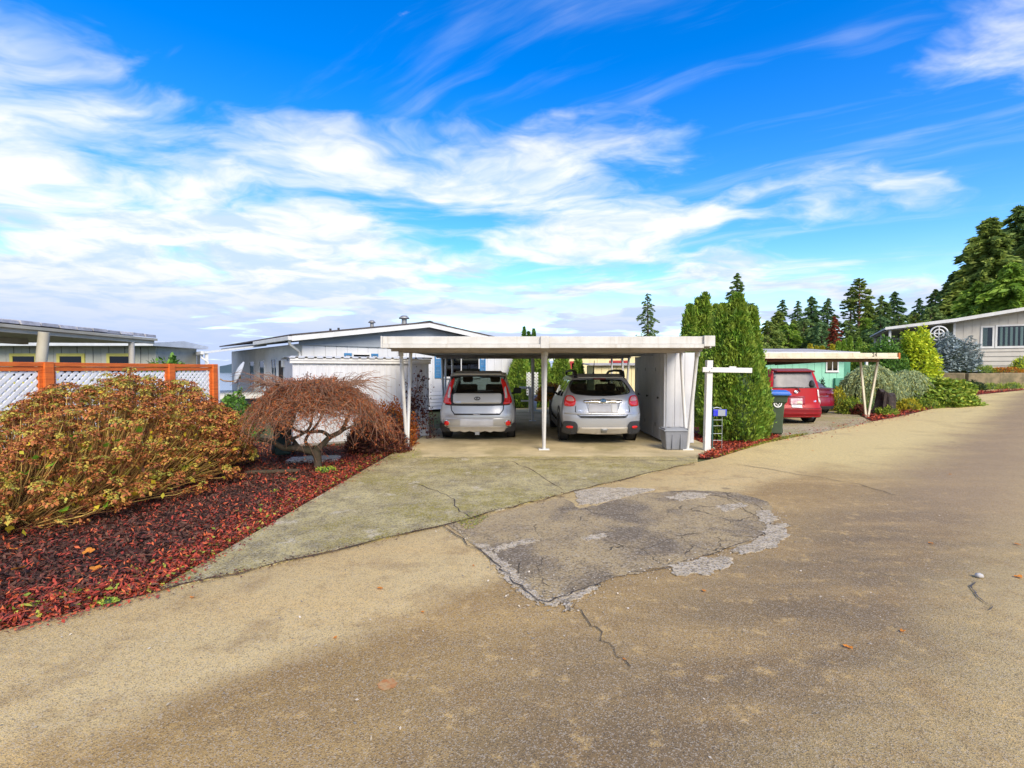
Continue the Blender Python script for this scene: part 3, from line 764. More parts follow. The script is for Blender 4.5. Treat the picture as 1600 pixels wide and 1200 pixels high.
# ------------------------------------------------------------ storage tote
tt_ = thing('storage_tote', 'grey plastic storage tote with lid beside the locker', 'storage box', (3.37, 10.62, .02))
def tote(b):
    o, i = [], []
    for z, s in ((0,.0),(.05,.008),(.36,.04),(.40,.045)):
        b_ = .20+s; c = .15+s
        o.append([(-b_,-c,z),(b_,-c,z),(b_,c,z),(-b_,c,z)])
    vs = sum(o, []); fs = [(0,3,2,1)]
    for k in range(3):
        for j in range(4): fs.append((4*k+j, 4*k+(j+1)%4, 4*k+4+(j+1)%4, 4*k+4+j))
    b.add(vs, fs)
part('body', 'tote_grey', tt_, tote, bev=.025, seg=3)
for sx in (-.085, .085): boxp('rib', 'tote_grey', tt_, sx-.012, sx+.012, -.197, -.165, .04, .33, bev=.006)
def lid(b):
    b.box(-.265, .265, -.215, .215, .395, .42); b.box(-.235, .235, -.185, .185, .421, .445); b.box(-.1, .1, -.09, .09, .446, .455)
part('lid', 'tote_lid', tt_, lid, bev=.012, seg=3)
part('handle', 'tote_lid', tt_, lambda b: b.tube([(.255,-.09,.41),(.29,-.09,.37),(.29,.09,.37),(.255,.09,.41)], .014, 8))

# ------------------------------------------------------------ sign post, wire rack with the blue plate
g = G(1104, 705)
sp = thing('sign_post', 'white wooden sign post with one long bare arm in red bark', 'sign post', (g.x, g.y, 0))
sp.rotation_euler = (0, R(1.0), 0)
boxp('post', 'white_paint', sp, -.06, .06, -.06, .06, -.02, 1.86, bev=.006)
boxp('arm', 'white_paint', sp, -.16, .84, -.098, -.061, 1.62, 1.72, bev=.005)
boxp('arm_bracket', 'white_paint', sp, .38, .52, -.094, -.066, 1.721, 1.745, bev=.003)
for z in (1.64, 1.70): part('bolt', 'vent_metal', sp, lambda b: b.lathe([(0,-.006),(.012,-.004),(.012,.0)], 8, (-.02 if z < 1.66 else .02,-.099,z), 'y'))
wr = thing('wire_rack', 'wire rack on a green stake carrying a small blue plate beside the sign post', 'rack', (g.x+.12, g.y+.02, 0))
part('stake', 'stake_green', wr, lambda b: b.box(-.014,.014,-.014,.014,-.02,.92), bev=.003)
def rungs(b):
    b.tube([(.20,0,-.01),(.20,0,.70)], .006, 6)
    for z in (.22,.36,.52,.64): b.tube([(-.10 if z == .36 else .015,0,z),(.20,0,z)], .006, 6)
part('wire_frame', 'wire_metal', wr, rungs)
part('bracket', 'wire_metal', wr, lambda b: b.tube([(.0,-.02,.88),(.08,-.02,.90),(.17,-.02,.88)], .012, 6))
boxp('blue_plate', 'sign_blue', wr, .0, .28, -.045, -.020, .72, .86, bev=.012)
boxp('faded_face', 'gable_grey', wr, .095, .245, -.049, -.0455, .728, .852, bev=.002)

# ------------------------------------------------------------ corrugated metal shed left of the carport
SR = R(30)
ms = thing('metal_shed', 'white ribbed metal garden shed behind the weeping maple', 'shed', (-4.80, 11.2, 0), SR)
SL, SD, SH = 3.12, 1.5, 1.87
def ribbed(b, x0, x1, y, z0, z1, out=-1):
    n = 3; w_ = (x1-x0)/n; xs_ = []; 
    for k in range(n):
        a = x0+k*w_
        xs_ += [(a, 0), (a+w_*.66, 0), (a+w_*.72, .011), (a+w_*.94, .011)]
    xs_.append((x1, 0))
    vs = []
    for z in (z0, z1):
        vs += [(a, y+out*d, z) for a, d in xs_]
    m_ = len(xs_)
    b.add(vs, [(k, k+1, m_+k+1, m_+k) for k in range(m_-1)])
npn = 8
for k in range(npn):
    a, c = .02+k*(SL-.04)/npn, .02+(k+1)*(SL-.04)/npn
    part('wall_panel', 'shed_white', ms, lambda b: ribbed(b, a, c, 0, .03, SH))
boxp('inner_wall', 'shed_white', ms, .021, SL-.021, .012, SD, .03, SH)
boxp('side_panel', 'shed_white', ms, SL-.02, SL, -.012, SD, .03, SH-.001)
boxp('side_panel', 'shed_white', ms, 0, .02, -.012, SD, .03, SH-.001)
boxp('corner_trim', 'gutter_grey', ms, SL-.03, SL+.012, -.032, -.013, .02, SH-.002)
boxp('eave_trim', 'white_metal', ms, -.06, SL+.06, -.07, -.030, SH+.001, SH+.055, bev=.005)
boxp('eave_trim', 'white_metal', ms, -.06, SL+.06, -.055, -.031, SH-.06, SH-.003, bev=.004)
def corr(b):
    n = 17; vs = []; xs_ = []
    for k in range(n):
        a = -.08+k*(SL+.16)/n; w_ = (SL+.16)/n
        xs_ += [(a,.0),(a+w_*.62,.0),(a+w_*.70,.03),(a+w_*.92,.03)]
    xs_.append((SL+.08, 0)); m_ = len(xs_)
    for y, z in ((-.10, SH+.06), (.7, SH+.085), (SD+.1, SH+.05)):
        vs += [(a, y, z+d) for a, d in xs_]
        vs += [(a, y, z+d+.008) for a, d in xs_]
    for r0, r1 in ((0,2),(2,4)):
        b.add(vs, [(r0*m_+k, r0*m_+k+1, r1*m_+k+1, r1*m_+k) for k in range(m_-1)]+[((r0+1)*m_+k, (r1+1)*m_+k, (r1+1)*m_+k+1, (r0+1)*m_+k+1) for k in range(m_-1)])
    b.add(vs, [(k, m_+k, m_+k+1, k+1) for k in range(m_-1)])
part('roof', 'white_metal', ms, corr)
boxp('base_rail', 'concrete_block', ms, -.02, SL+.02, -.06, SD, -.02, .028)

# ------------------------------------------------------------ white manufactured home behind
HR = R(40); HA = (-7.08, 16.5)
hs = thing('manufactured_home', 'white manufactured home with dark gable roof and blue shutters', 'house', (HA[0], HA[1], 0), HR)
HW, EZ, RZ, LB = 10.2, 2.71, 3.42, 4.4
wy = .42; x0w, x1w = .45, HW-.45; zs = 2.50
boxp('wall_core', 'siding_white', hs, x0w+.02, x1w-.02, wy+.02, 11.0, .1, zs+.05)
nbd = 24; bw = (x1w-x0w)/nbd
for k in range(nbd):
    a = x0w+k*bw
    boxp('siding_board', 'siding_white', hs, a+.005, a+bw-.005, wy-.004, wy+.018, .78, zs)
for k in range(5):
    part('skirting_board', 'siding_white', hs, lambda b: b.prism([(wy-.03,.08+k*.14),(wy+.019,.08+k*.14),(wy+.019,.215+k*.14),(wy-.008,.215+k*.14)], x1w-x0w, x0w, 'x'))
part('gable_panel', 'gable_grey', hs, lambda b: b.prism([(.35,zs+.002),(HW-.35,zs+.002),(HW-.35,EZ-.06),(HW/2,RZ-.10),(.35,EZ-.06)], .05, wy-.03, 'y'))
boxp('gable_ledge', 'gable_grey', hs, .35, HW-.35, wy-.06, wy-.031, zs-.015, zs+.03)
ns = 16; sl_ = 10.5/ns
for k in range(ns):
    a = wy+.02+k*sl_
    boxp('siding_board', 'siding_white', hs, x0w-.004, x0w+.018, a+.006, a+sl_-.006, .1, zs-.001)
def roofside(b, sgn, y0, y1, e, r, th, over=0.0):
    if sgn < 0: pts = [(-over, e), (HW/2, r), (HW/2, r-th), (-over, e-th)]
    else: pts = [(HW/2, r), (HW+over, e), (HW+over, e-th), (HW/2, r-th)]
    b.prism(pts, y1-y0, y0, 'y')
for sg in (-1, 1):
    part('roof', 'shingle_dark', hs, lambda b: roofside(b, sg, -.02, 11.2, EZ+.10, RZ+.10, .05, .03))
    part('roof_fascia', 'white_paint', hs, lambda b: roofside(b, sg, -.005, .045, EZ+.048, RZ+.048, .17))
    part('roof_soffit', 'gable_grey', hs, lambda b: roofside(b, sg, .046, 11.0, EZ-.03, RZ-.03, .05))
part('ridge_cap', 'shingle_dark', hs, lambda b: b.prism([(HW/2-.16,RZ+.09),(HW/2,RZ+.135),(HW/2+.16,RZ+.09)], 11.26, -.04, 'y'))
part('gutter', 'white_metal', hs, lambda b: b.box(-.12, -.001, -.02, 4.4, EZ-.10, EZ+.03), bev=.01)
part('downspout', 'white_metal', hs, lambda b: b.tube([(-.05,.1,EZ-.10),(-.03,.14,EZ-.22),(.38,.5,EZ-.42),(.40,.5,EZ-.6),(.40,.5,.1)], .045, 8))
def window(parent, x0, x1, z0, z1, y, fr='white_paint', pane='pane_dark', mull=(), blind=False, shut=None, ax='y', fw=.05):
    """a window in a wall whose outside is at y, facing -y (ax y) or at x facing -x (ax x)"""
    def bx_(b, a0, a1, d0, d1, c0, c1):
        if ax == 'y': b.box(a0, a1, y+d0, y+d1, c0, c1)
        else: b.box(y+d0, y+d1, a0, a1, c0, c1)
    def frm(b):
        bx_(b, x0-fw, x1+fw, -.035, .01, z1, z1+fw); bx_(b, x0-fw, x1+fw, -.035, .01, z0-fw, z0)
        bx_(b, x0-fw, x0, -.034, .01, z0, z1); bx_(b, x1, x1+fw, -.034, .01, z0, z1)
        for m_ in mull: bx_(b, m_-.02, m_+.02, -.030, .01, z0, z1)
    wd = part('window', fr, parent, frm)
    part('pane', pane, wd, lambda b: bx_(b, x0, x1, -.016, -.010, z0, z1))
    if blind:
        n = int((z1-z0)/.05)
        part('blind', 'blind_grey', wd, lambda b: [bx_(b, x0+.01, x1-.01, -.0095, -.0070, z0+k*.05, z0+k*.05+.036) for k in range(n)])
    else:
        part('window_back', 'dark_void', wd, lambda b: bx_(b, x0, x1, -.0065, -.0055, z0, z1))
    part('sill', fr, wd, lambda b: bx_(b, x0-fw-.02, x1+fw+.02, -.06, .0, z0-fw-.03, z0-fw-.001))
    if shut:
        for s0, s1 in ((x0-fw-shut-.02, x0-fw-.02), (x1+fw+.02, x1+fw+.02+shut)):
            sh = part('shutter', 'shutter_blue', parent, lambda b: [bx_(b, s0, s0+.05, -.032, -.005, z0-.05, z1+.05), bx_(b, s1-.05, s1, -.032, -.005, z0-.05, z1+.05), bx_(b, s0+.05, s1-.05, -.031, -.005, z0-.05, z0+.02), bx_(b, s0+.05, s1-.05, -.031, -.005, z1-.02, z1+.05), bx_(b, s0+.05, s1-.05, -.031, -.005, (z0+z1)/2-.03, (z0+z1)/2+.03)])
            part('louvre', 'shutter_blue', sh, lambda b: [bx_(b, s0+.05, s1-.05, -.024, -.006, z0+.02+k*.06, z0+.06+k*.06) for k in range(int((z1-z0-.06)/.06))])
    return wd
window(hs, 2.22, 2.82, 1.45, 2.2, wy-.004, shut=.27, pane='pane_dark')
window(hs, 5.93, 7.72, 1.38, 2.2, wy-.004, mull=(6.83,), blind=True, shut=.30)
boxp('corner_post', 'cream_paint', hs, x1w-.10, x1w+.03, wy-.05, wy-.01, .1, zs-.02)
window(hs, 1.6, 2.0, 1.25, 2.05, x0w-.004, fr='gutter_grey', ax='x')
window(hs, 3.3, 3.95, 1.15, 2.05, x0w-.004, fr='gutter_grey', ax='x', mull=(3.62,))
boxp('side_door', 'stump', hs, x0w-.03, x0w-.006, 2.55, 3.0, .3, 2.0)
window(hs, 5.0, 5.7, .9, 2.0, x0w-.004, fr='gutter_grey', ax='x')
window(hs, 6.6, 7.3, .9, 2.0, x0w-.004, fr='gutter_grey', ax='x')
part('porch_lamp', 'white_metal', hs, lambda b: b.box(x0w-.12, x0w-.006, 2.25, 2.4, 1.75, 2.0), bev=.02)
part('porch_roof', 'gutter_grey', hs, lambda b: b.prism([(-1.75,2.33),(.4,2.66),(.4,2.60),(-1.75,2.25)], 5.2, 4.5, 'y'))
part('porch_gutter', 'white_metal', hs, lambda b: b.box(-1.86,-1.752,4.45,9.72,2.22,2.34), bev=.01)
for yy in (4.6, 6.3, 8.0, 9.6): boxp('porch_post', 'white_metal', hs, -1.70, -1.60, yy-.05, yy+.05, 0, 2.26)
boxp('porch_deck', 'white_paint', hs, -1.75, .44, 4.5, 9.7, .55, .70)
for z in (1.05, 1.45): boxp('porch_rail', 'white_paint', hs, -1.69, -1.62, 4.66, 9.54, z, z+.06)
part('downspout', 'white_metal', hs, lambda b: b.tube([(-1.80,4.62,2.22),(-1.80,4.6,2.1),(-1.62,4.52,1.95),(-1.60,4.5,.1)], .045, 8))
for s, r0, hh in ((3.2, .11, .26), (4.55, .17, .34)):
    zr = EZ+.1+(RZ-EZ)*(s/(HW/2))
    v = part('roof_vent', 'vent_metal', hs, lambda b: (b.lathe([(r0*.6,zr-.06),(r0*.6,zr+hh*.6)], 14, (s,1.0,0)), b.lathe([(r0*.5,zr+hh*.62),(r0*1.2,zr+hh*.64),(r0*1.2,zr+hh*.75),(r0*.6,zr+hh),(0,zr+hh)], 14, (s,1.0,0))))
for s in (2.0, 5.6, 1.7): 
    zr = EZ+.1+(RZ-EZ)*(min(s, HW-s)/(HW/2))
    part('vent_pipe', 'black_plastic', hs, lambda b: b.tube([(s,1.2,zr-.05),(s,1.2,zr+.10)], .04, 8))

# satellite dish
g = P(372, 580, 13.5)
sd = thing('satellite_dish', 'grey oval satellite dish on a pole beside the fence end', 'satellite dish', (g.x, g.y, 0))
part('mast', 'wire_metal', sd, lambda b: b.tube([(0,.0,-.05),(0,0,1.2),(.0,-.03,1.5)], .03, 8))
def dish(b):
    n, k = 28, 6; vs = []; fs = []
    for i in range(k+1):
        r0 = i/k
        for j in range(n):
            a = 2*math.pi*j/n; vs.append((.24*r0*math.cos(a), .07*r0*r0, .31*r0*math.sin(a)))
    for i in range(k):
        for j in range(n): fs.append((i*n+j, i*n+(j+1)%n, (i+1)*n+(j+1)%n, (i+1)*n+j))
    b.add(vs, fs, True); b.add([(x, y+.012, z) for x, y, z in vs], [f[::-1] for f in fs], True)
    b.xf(Matrix.Translation((0,-.10,1.62)) @ Matrix.Rotation(R(-52),4,'Z') @ Matrix.Rotation(R(-22),4,'X'))
part('reflector', 'dish_grey', sd, dish, fixn=False)
part('feed_arm', 'dish_rust', sd, lambda b: b.tube([(0,-.03,1.35),(-.25,-.25,1.38),(-.42,-.36,1.52)], .016, 6))
part('feed_horn', 'dish_grey', sd, lambda b: b.box(-.48,-.38,-.41,-.31,1.49,1.60), bev=.02)
part('rust_patch', 'dish_rust', sd, lambda b: b.box(-.05,.05,-.02,.06,1.42,1.52), bev=.01)

# ------------------------------------------------------------ orange framed lattice fence
F0, F1 = Vector((-8.29, 6.2, 0)), Vector((-7.27, 12.5, 0))
fd = (F1-F0).normalized(); fl = (F1-F0).length; fa = math.atan2(fd.y, fd.x)
def fpos(x):   # distance along the fence at which a picture column lies
    k = (x-800)/800; return (k*F0.y-F0.x)/(fd.x-k*fd.y)
fn_ = thing('lattice_fence', 'orange stained wooden fence with white lattice panels behind the hydrangea', 'fence', tuple(F0), fa)
FH = 1.80
posts = [.0, fpos(72), fpos(265), fpos(333)]
for k, d in enumerate(posts):
    boxp('post', 'orange_wood', fn_, d-.075, d+.075, -.075, .075, -.05, FH+.004*(k%2), bev=.006)
boxp('end_trim', 'lattice_white', fn_, posts[3]+.08, posts[3]+.16, -.05, .05, 0, FH-.02)
def clipseg(c, slope, x0, x1, z0, z1):
    pts = []
    for x in (x0, x1):
        z = slope*(x)+c
        if z0 <= z <= z1: pts.append((x, z))
    for z in (z0, z1):
        x = (z-c)/slope
        if x0 < x < x1: pts.append((x, z))
    return pts[:2] if len(pts) >= 2 else None
for k in range(3):
    a, c = posts[k]+.076, posts[k+1]-.076
    boxp('rail', 'orange_wood', fn_, a, c, -.045, .045, FH-.075, FH-.003, bev=.005)
    boxp('rail', 'orange_wood', fn_, a, c, -.03, .03, FH-.15, FH-.079, bev=.005)
    boxp('rail', 'orange_wood', fn_, a, c, -.03, .03, .08, .16, bev=.005)
    for s0 in (a, c-.06): boxp('stile', 'orange_wood', fn_, s0, s0+.06, -.028, .028, .161, FH-.151, bev=.004)
    x0, x1, z0, z1 = a+.061, c-.061, .161, FH-.151
    for sl, yy in ((1, -.005), (-1, .005)):
        cc = z0-x1 if sl > 0 else z0+x0
        end = z1-x0 if sl > 0 else z1+x1
        q = cc+.05
        while q < end:
            sg = clipseg(q, sl, x0, x1, z0, z1)
            if sg and (Vector(sg[0])-Vector(sg[1])).length > .09:
                (ax, az), (bx2, bz) = sg
                MB().bar((ax, yy, az), (bx2, yy, bz), .056, .009, up=(0,1,0)).build('lattice_slat', 'lattice_white', fn_)
            q += .128

# ------------------------------------------------------------ old carport and home beyond the fence
oc = thing('old_carport', 'weathered beige carport with curled grey roof tiles beyond the orange fence', 'carport', (0, 0, 0))
A0, A1 = Vector((-8.65, 7.4, 2.43)), Vector((-9.06, 13.0, 2.40))
od = (A1-A0).normalized(); ol = (A1-A0).length
def oput(b): 
    b.xf(Matrix.Translation((A0.x, A0.y, 0)) @ Matrix.Rotation(math.atan2(od.y, od.x), 4, 'Z')); return b
# local: x along the eave (away), y to the left of it (under the roof), z up
oput(MB().box(0, ol, -.0, .05, 2.32, 2.43)).build('eave_board', 'beige_old', oc, bev=.006)
oput(MB().box(0, ol+.05, -.05, .0, 2.40, 2.46)).build('gutter_lip', 'beige_old', oc, bev=.006)
oput(MB().prism([(.052,2.335),(4.0,2.345),(4.0,2.40),(.052,2.415)], ol, 0, 'x')).build('ceiling', 'beige_old', oc)
r_ = random.Random(9)
for k in range(13):
    a = k*ol/13
    t_ = oput(MB().prism([(-.045+r_.uniform(-.02,.02),2.475+r_.uniform(0,.012)),(.5,2.56),(.5,2.60),(-.03+r_.uniform(-.02,.02),2.535+r_.uniform(0,.02))], ol/13-.03, a+.015, 'x'))
    t_.build('roof_tile', 'tile_grey', oc, bev=.006)
oput(MB().prism([(.505,2.52),(4.0,2.84),(4.0,2.90),(.505,2.585)], ol, 0, 'x')).build('roof_deck', 'tile_grey', oc)
pA, pB = P(206, 570, 12.2), P(66, 567, 9.4)
MB().tube([(pA.x,pA.y,-.05),(pA.x,pA.y,2.33)], .062, 12).build('post', 'beige_siding', oc)
MB().tube([(pB.x-.12,pB.y,-.05),(pB.x-.06,pB.y,1.5),(pB.x+.05,pB.y,2.36)], .085, 12).build('post', 'beige_old', oc)
oput(MB().box(.3, 3.9, 1.6, 1.75, 2.22, 2.36)).build('beam', 'beige_old', oc)
nh = thing('neighbour_home', 'grey ribbed manufactured home with yellow trimmed windows beyond the old carport', 'house', (-24.0, 17.5, 0), 0)
for k in range(44):
    a = k*.27
    boxp('siding_board', 'grey_old' if k > 4 else 'beige_old', nh, a+.01, a+.26, -.02-.012*(k%2), .03, .1, 2.46)
boxp('wall_core', 'grey_old', nh, 0, 11.88, .03, 2.2, 0, 2.46)
part('roof', 'gutter_grey', nh, lambda b: b.prism([(-.5,2.46),(-.5,2.56),(1.1,2.70),(2.6,2.56),(2.6,2.46)], 12.5, -.4, 'x'))
for xx in (8.6, 10.3, 7.0): 
    window(nh, xx, xx+.75, 1.3, 2.12, -.033, fr='yellow_trim', fw=.10)
for k, xx in enumerate((3.0, 4.4, 5.8)): boxp('wall_batten', 'beige_siding', nh, xx, xx+.12, -.08, -.033, .1, 2.45)

# ------------------------------------------------------------ cream carport on the right
c2 = thing('cream_carport', 'low cream painted carport with rusty underside over the red cars', 'carport', (0, 0, 0))
QX0, QX1, QY0, QY1 = 7.4, 12.85, 17.0, 24.0; z0, z1 = 2.03, 2.22
boxp('front_fascia', 'cream_paint', c2, QX0, QX1-.06, QY0, QY0+.05, z0+.06, z1, bev=.006)
boxp('front_gutter', 'cream_paint', c2, QX0, QX1-.06, QY0-.04, QY0+.04, z0, z0+.055, bev=.006)
boxp('fascia_end', 'terracotta', c2, QX1-.059, QX1, QY0-.045, QY0+.2, z0-.002, z1+.003, bev=.006)
boxp('side_fascia', 'cream_paint', c2, QX1-.05, QX1-.005, QY0+.21, QY1, z0+.02, z1, bev=.005)
boxp('side_fascia', 'cream_paint', c2, QX0, QX0+.05, QY0+.06, QY1, z0+.02, z1, bev=.005)
nq = 11; pw2 = (QX1-QX0-.12)/nq
for k in range(nq):
    a = QX0+.06+k*pw2
    part('roof_panel', 'rusty_soffit', c2, lambda b: (b.prism([(QY0+.06,z0+.05),(QY0+.06,z0+.065),(QY1,z0-.085),(QY1,z0-.10)], pw2-.01, a+.005, 'x'), b.prism([(QY0+.06,z0-.005),(QY0+.06,z0+.049),(QY1,z0-.101),(QY1,z0-.16)], .035, a+.005, 'x')))
boxp('roof_deck', 'roof_top', c2, QX0+.05, QX1-.06, QY0+.05, QY1, z0+.07, z1-.03)
boxp('roof_beam', 'rusty_soffit', c2, QX0, QX1-.3, QY0+.5, QY0+.6, z0-.10, z0-.02)
for sx in (-.26, .36):
    part('post', 'cream_paint', c2, lambda b: b.bar((12.29+sx*.10, 17.7, -.02), (12.29+sx, 17.7, z0+.0), .065, .05, up=(0,1,0)), bev=.006)
for xx in (7.7, 8.9, 10.1): boxp('post', 'rusty_soffit', c2, xx-.05, xx+.05, 23.4, 23.5, 0, z0-.15)
text_mesh('house_number', '24', .17, .003, 'lettering', c2, Matrix.Translation((12.02, QY0-.006, z0+.125)) @ Matrix.Rotation(R(90), 4, 'X'))

# ------------------------------------------------------------ mint home
mh = thing('mint_home', 'mint green manufactured home with white window behind the cream carport', 'house', (0, 0, 0))
MY = 25.0
k0, k1 = 9.0, 16.2
nb = 20; bw = (k1-k0)/nb
boxp('wall_core', 'mint_siding', mh, k0, k1-.02, MY+.02, MY+7, .44, 2.42)
for k in range(nb):
    boxp('siding_board', 'mint_siding', mh, k0+k*bw+.006, k0+(k+1)*bw-.006, MY-.01, MY+.018, .45, 2.42)
part('skirting', 'mint_dark', mh, lambda b: b.box(k0, k1, MY-.02, MY+.3, 0, .44))
window(mh, 15.56-.2, 15.86, 1.62, 2.1, MY-.011, mull=(15.62,), fw=.06)
boxp('side_wall', 'mint_dark', mh, k1, k1+1.3, MY+1.5, MY+7, .2, 2.42)
part('porch_post', 'white_paint', mh, lambda b: b.box(k1+1.35, k1+1.45, MY+.4, MY+.5, 0.2, 2.42))
boxp('utility_box', 'mint_dark', mh, k1-.5, k1-.15, MY-.16, MY-.011, .6, 1.25)
part('roof', 'roof_top', mh, lambda b: b.prism([(MY-.5,2.42),(MY-.5,2.50),(MY+3.6,2.82),(MY+8,2.50),(MY+8,2.42)], k1+.4-(k0-.6), k0-.6, 'x'))
part('roof_edge', 'white_metal', mh, lambda b: b.prism([(MY-.56,2.40),(MY-.56,2.51),(MY-.505,2.51),(MY-.505,2.40)], k1+.4-(k0-.6), k0-.6, 'x'))
part('roof_sheet', 'white_metal', mh, lambda b: b.prism([(MY-.45,2.51),(MY-.45,2.53),(MY+3.5,2.84),(MY+3.5,2.82)], 3.2, k0-.5, 'x'))

# ------------------------------------------------------------ beige home on the rise at the right
rh = thing('beige_home', 'beige manufactured home with wide curtained window on the rise', 'house', (27.0, 31.3, 0), R(-30))
bz = 1.62; bx1 = 6.4; zr0 = 4.58
zl = lambda s: zr0+s*.165
part('wall_core', 'beige_siding', rh, lambda b: b.prism([(0,bz),(bx1,bz),(bx1,zl(bx1)),(0,zl(0))], 9, .03, 'y'))
for k in range(16):
    a = k*.4
    part('siding_board', 'beige_siding', rh, lambda b: b.prism([(a+.006,3.0),(a+.394,3.0),(a+.394,zl(a+.394)-.14),(a+.006,zl(a)-.14)], .028, 0, 'y'))
for k in range(5):
    part('lap_board', 'beige_siding', rh, lambda b: b.prism([(-.04,bz+k*.275),(.028,bz+k*.275),(.028,bz+.267+k*.275),(-.004,bz+.267+k*.275)], bx1, 0, 'x'))
window(rh, 1.28, 1.72, 3.04, 4.16, -.002, fw=.09, pane='pane')
wd = window(rh, 1.94, 4.6, 3.04, 4.20, -.002, fw=.09, mull=(3.2,), pane='pane')
def curt(b, x0, x1):
    n = 60; vs = []
    for k in range(n+1):
        a = x0+k*(x1-x0)/n; d = .0012*math.sin(k*1.25)
        vs += [(a, -.0085+d, 3.05), (a, -.0085+d, 4.15)]
    b.add(vs, [(2*k,2*k+1,2*k+3,2*k+2) for k in range(n)])
part('curtain', 'curtain', wd, lambda b: curt(b, 1.95, 4.59)); part('curtain', 'curtain', rh.children[-2], lambda b: curt(b, 1.29, 1.5))
part('roof', 'gutter_grey', rh, lambda b: b.prism([(-3.5,4.22),(-.15,4.56),(bx1+.3,zl(bx1)+.06),(bx1+.3,zl(bx1)+.16),(-.15,4.70),(-3.5,4.32)], 9.6, -.6, 'y'))
part('roof_fascia', 'white_paint', rh, lambda b: b.prism([(-3.52,4.18),(-.15,4.52),(bx1+.3,zl(bx1)+.02),(bx1+.3,zl(bx1)+.20),(-.15,4.72),(-3.52,4.34)], .05, -.655, 'y'))
part('porch_ceiling', 'soffit', rh, lambda b: b.prism([(-3.4,4.14),(-.05,4.48),(-.05,4.51),(-3.4,4.17)], 8.8, -.55, 'y'))
boxp('corner_trim', 'white_paint', rh, -.08, .03, -.06, .05, bz, zl(0)-.08)
for yy in (-.4, 4, 8): boxp('porch_post', 'white_paint', rh, -3.3, -3.18, yy, yy+.12, 1.4, 4.14)
for z in (2.6, 3.75): boxp('porch_rail', 'white_paint', rh, -3.17, -.05, 3.9, 3.98, z, z+.09)
boxp('porch_wall', 'beige_old', rh, -3.2, -.01, 7.5, 7.6, 1.4, 4.1)
q = P(1467, 521, 29.6)
wh = thing('round_trellis', 'white round topped garden trellis behind the blue spruce', 'trellis', (q.x, q.y, 1.2), R(-30))
zc_ = q.z-1.2
def ring(b, r0):
    b.tube([(r0*math.cos(a*math.pi/16), 0, zc_+r0*math.sin(a*math.pi/16)) for a in range(33)], .045, 6)
for r0 in (.40, .22): part('hoop', 'white_paint', wh, lambda b: ring(b, r0))
part('stile', 'white_paint', wh, lambda b: b.tube([(0,0,0),(0,0,zc_+.4)], .035, 6))
part('cross_bar', 'white_paint', wh, lambda b: b.tube([(-.40,0,zc_),(.40,0,zc_)], .035, 6))
for sx in (-.40, .40): part('leg', 'white_paint', wh, lambda b: b.tube([(sx,0,0),(sx,0,zc_)], .035, 6))
# the bank with its low retaining wall
polys('terrace', [(22.0,29.6),(24.6,27.9),(27.7,27.75),(31.2,26.55),(36,24.9),(48,40),(48,60),(24,60),(20.5,34)], 'ground_earth', .0, step=1.2, kind='structure', follow=False).location.z = 1.5
rw = thing('retaining_wall', 'low earth coloured retaining wall below the beige home', 'wall', (0,0,0))
pts = [(21.8,29.4),(24.4,27.6),(27.6,27.4),(31,26.2),(36,24.5)]
r_ = random.Random(3)
for k in range(len(pts)-1):
    a, c = Vector(pts[k]), Vector(pts[k+1]); n = max(2, int((c-a).length/1.1))
    for s_ in range(n):
        p0, p1 = a.lerp(c, s_/n), a.lerp(c, (s_+.997)/n)
        MB().bar((p0.x,p0.y,.95), (p1.x,p1.y,.95), .5+r_.uniform(-.05,.05), 1.06+r_.uniform(-.03,.03)).build('wall_block', 'earth_bank', rw, bev=.04, seg=2)

# ------------------------------------------------------------ yellow home and shed behind the carport
yh = thing('yellow_home', 'pale yellow home with dark red window trim behind the carport', 'house', (0,0,0))
YY0 = 27.0; ya, yb_ = 2.9, 10.5
boxp('wall_core', 'yellow_siding', yh, ya, yb_, YY0+.02, YY0+6, 0, 2.75)
for k in range(19):
    boxp('siding_board', 'yellow_siding', yh, ya+k*.4+.006, ya+k*.4+.394, YY0-.01, YY0+.018, .1, 2.7)
window(yh, 3.15, 3.62, 1.22, 2.0, YY0-.011, fr='red_trim', fw=.10)
window(yh, 5.25, 5.98, 1.6, 2.02, YY0-.011, fr='red_trim', fw=.12, mull=(5.6,))
part('roof', 'roof_top', yh, lambda b: b.prism([(YY0-.4,2.7),(YY0-.4,2.8),(YY0+3,2.95),(YY0+6.4,2.8),(YY0+6.4,2.7)], yb_-ya+.8, ya-.4, 'x'))
ysd = thing('yellow_shed', 'cream yellow board shed with thin dark roof edge behind the silver hatchback', 'shed', (0,0,0))
SY = 20.6; s0, s1 = 3.3, 7.2
boxp('wall_core', 'yellow_siding', ysd, s0, s1, SY+.02, SY+2, 0, 1.84)
for k in range(13):
    boxp('siding_board', 'yellow_siding', ysd, s0+k*.3+.008, s0+k*.3+.292, SY-.012, SY+.018, .62, 1.82)
boxp('plinth', 'stump', ysd, s0, s1, SY-.008, SY+.018, 0, .60)
part('roof', 'roof_top', ysd, lambda b: b.prism([(SY-.18,1.83),(SY-.18,1.87),(SY+2.1,1.95),(SY+2.1,1.91)], s1-s0+.5, s0-.22, 'x'))
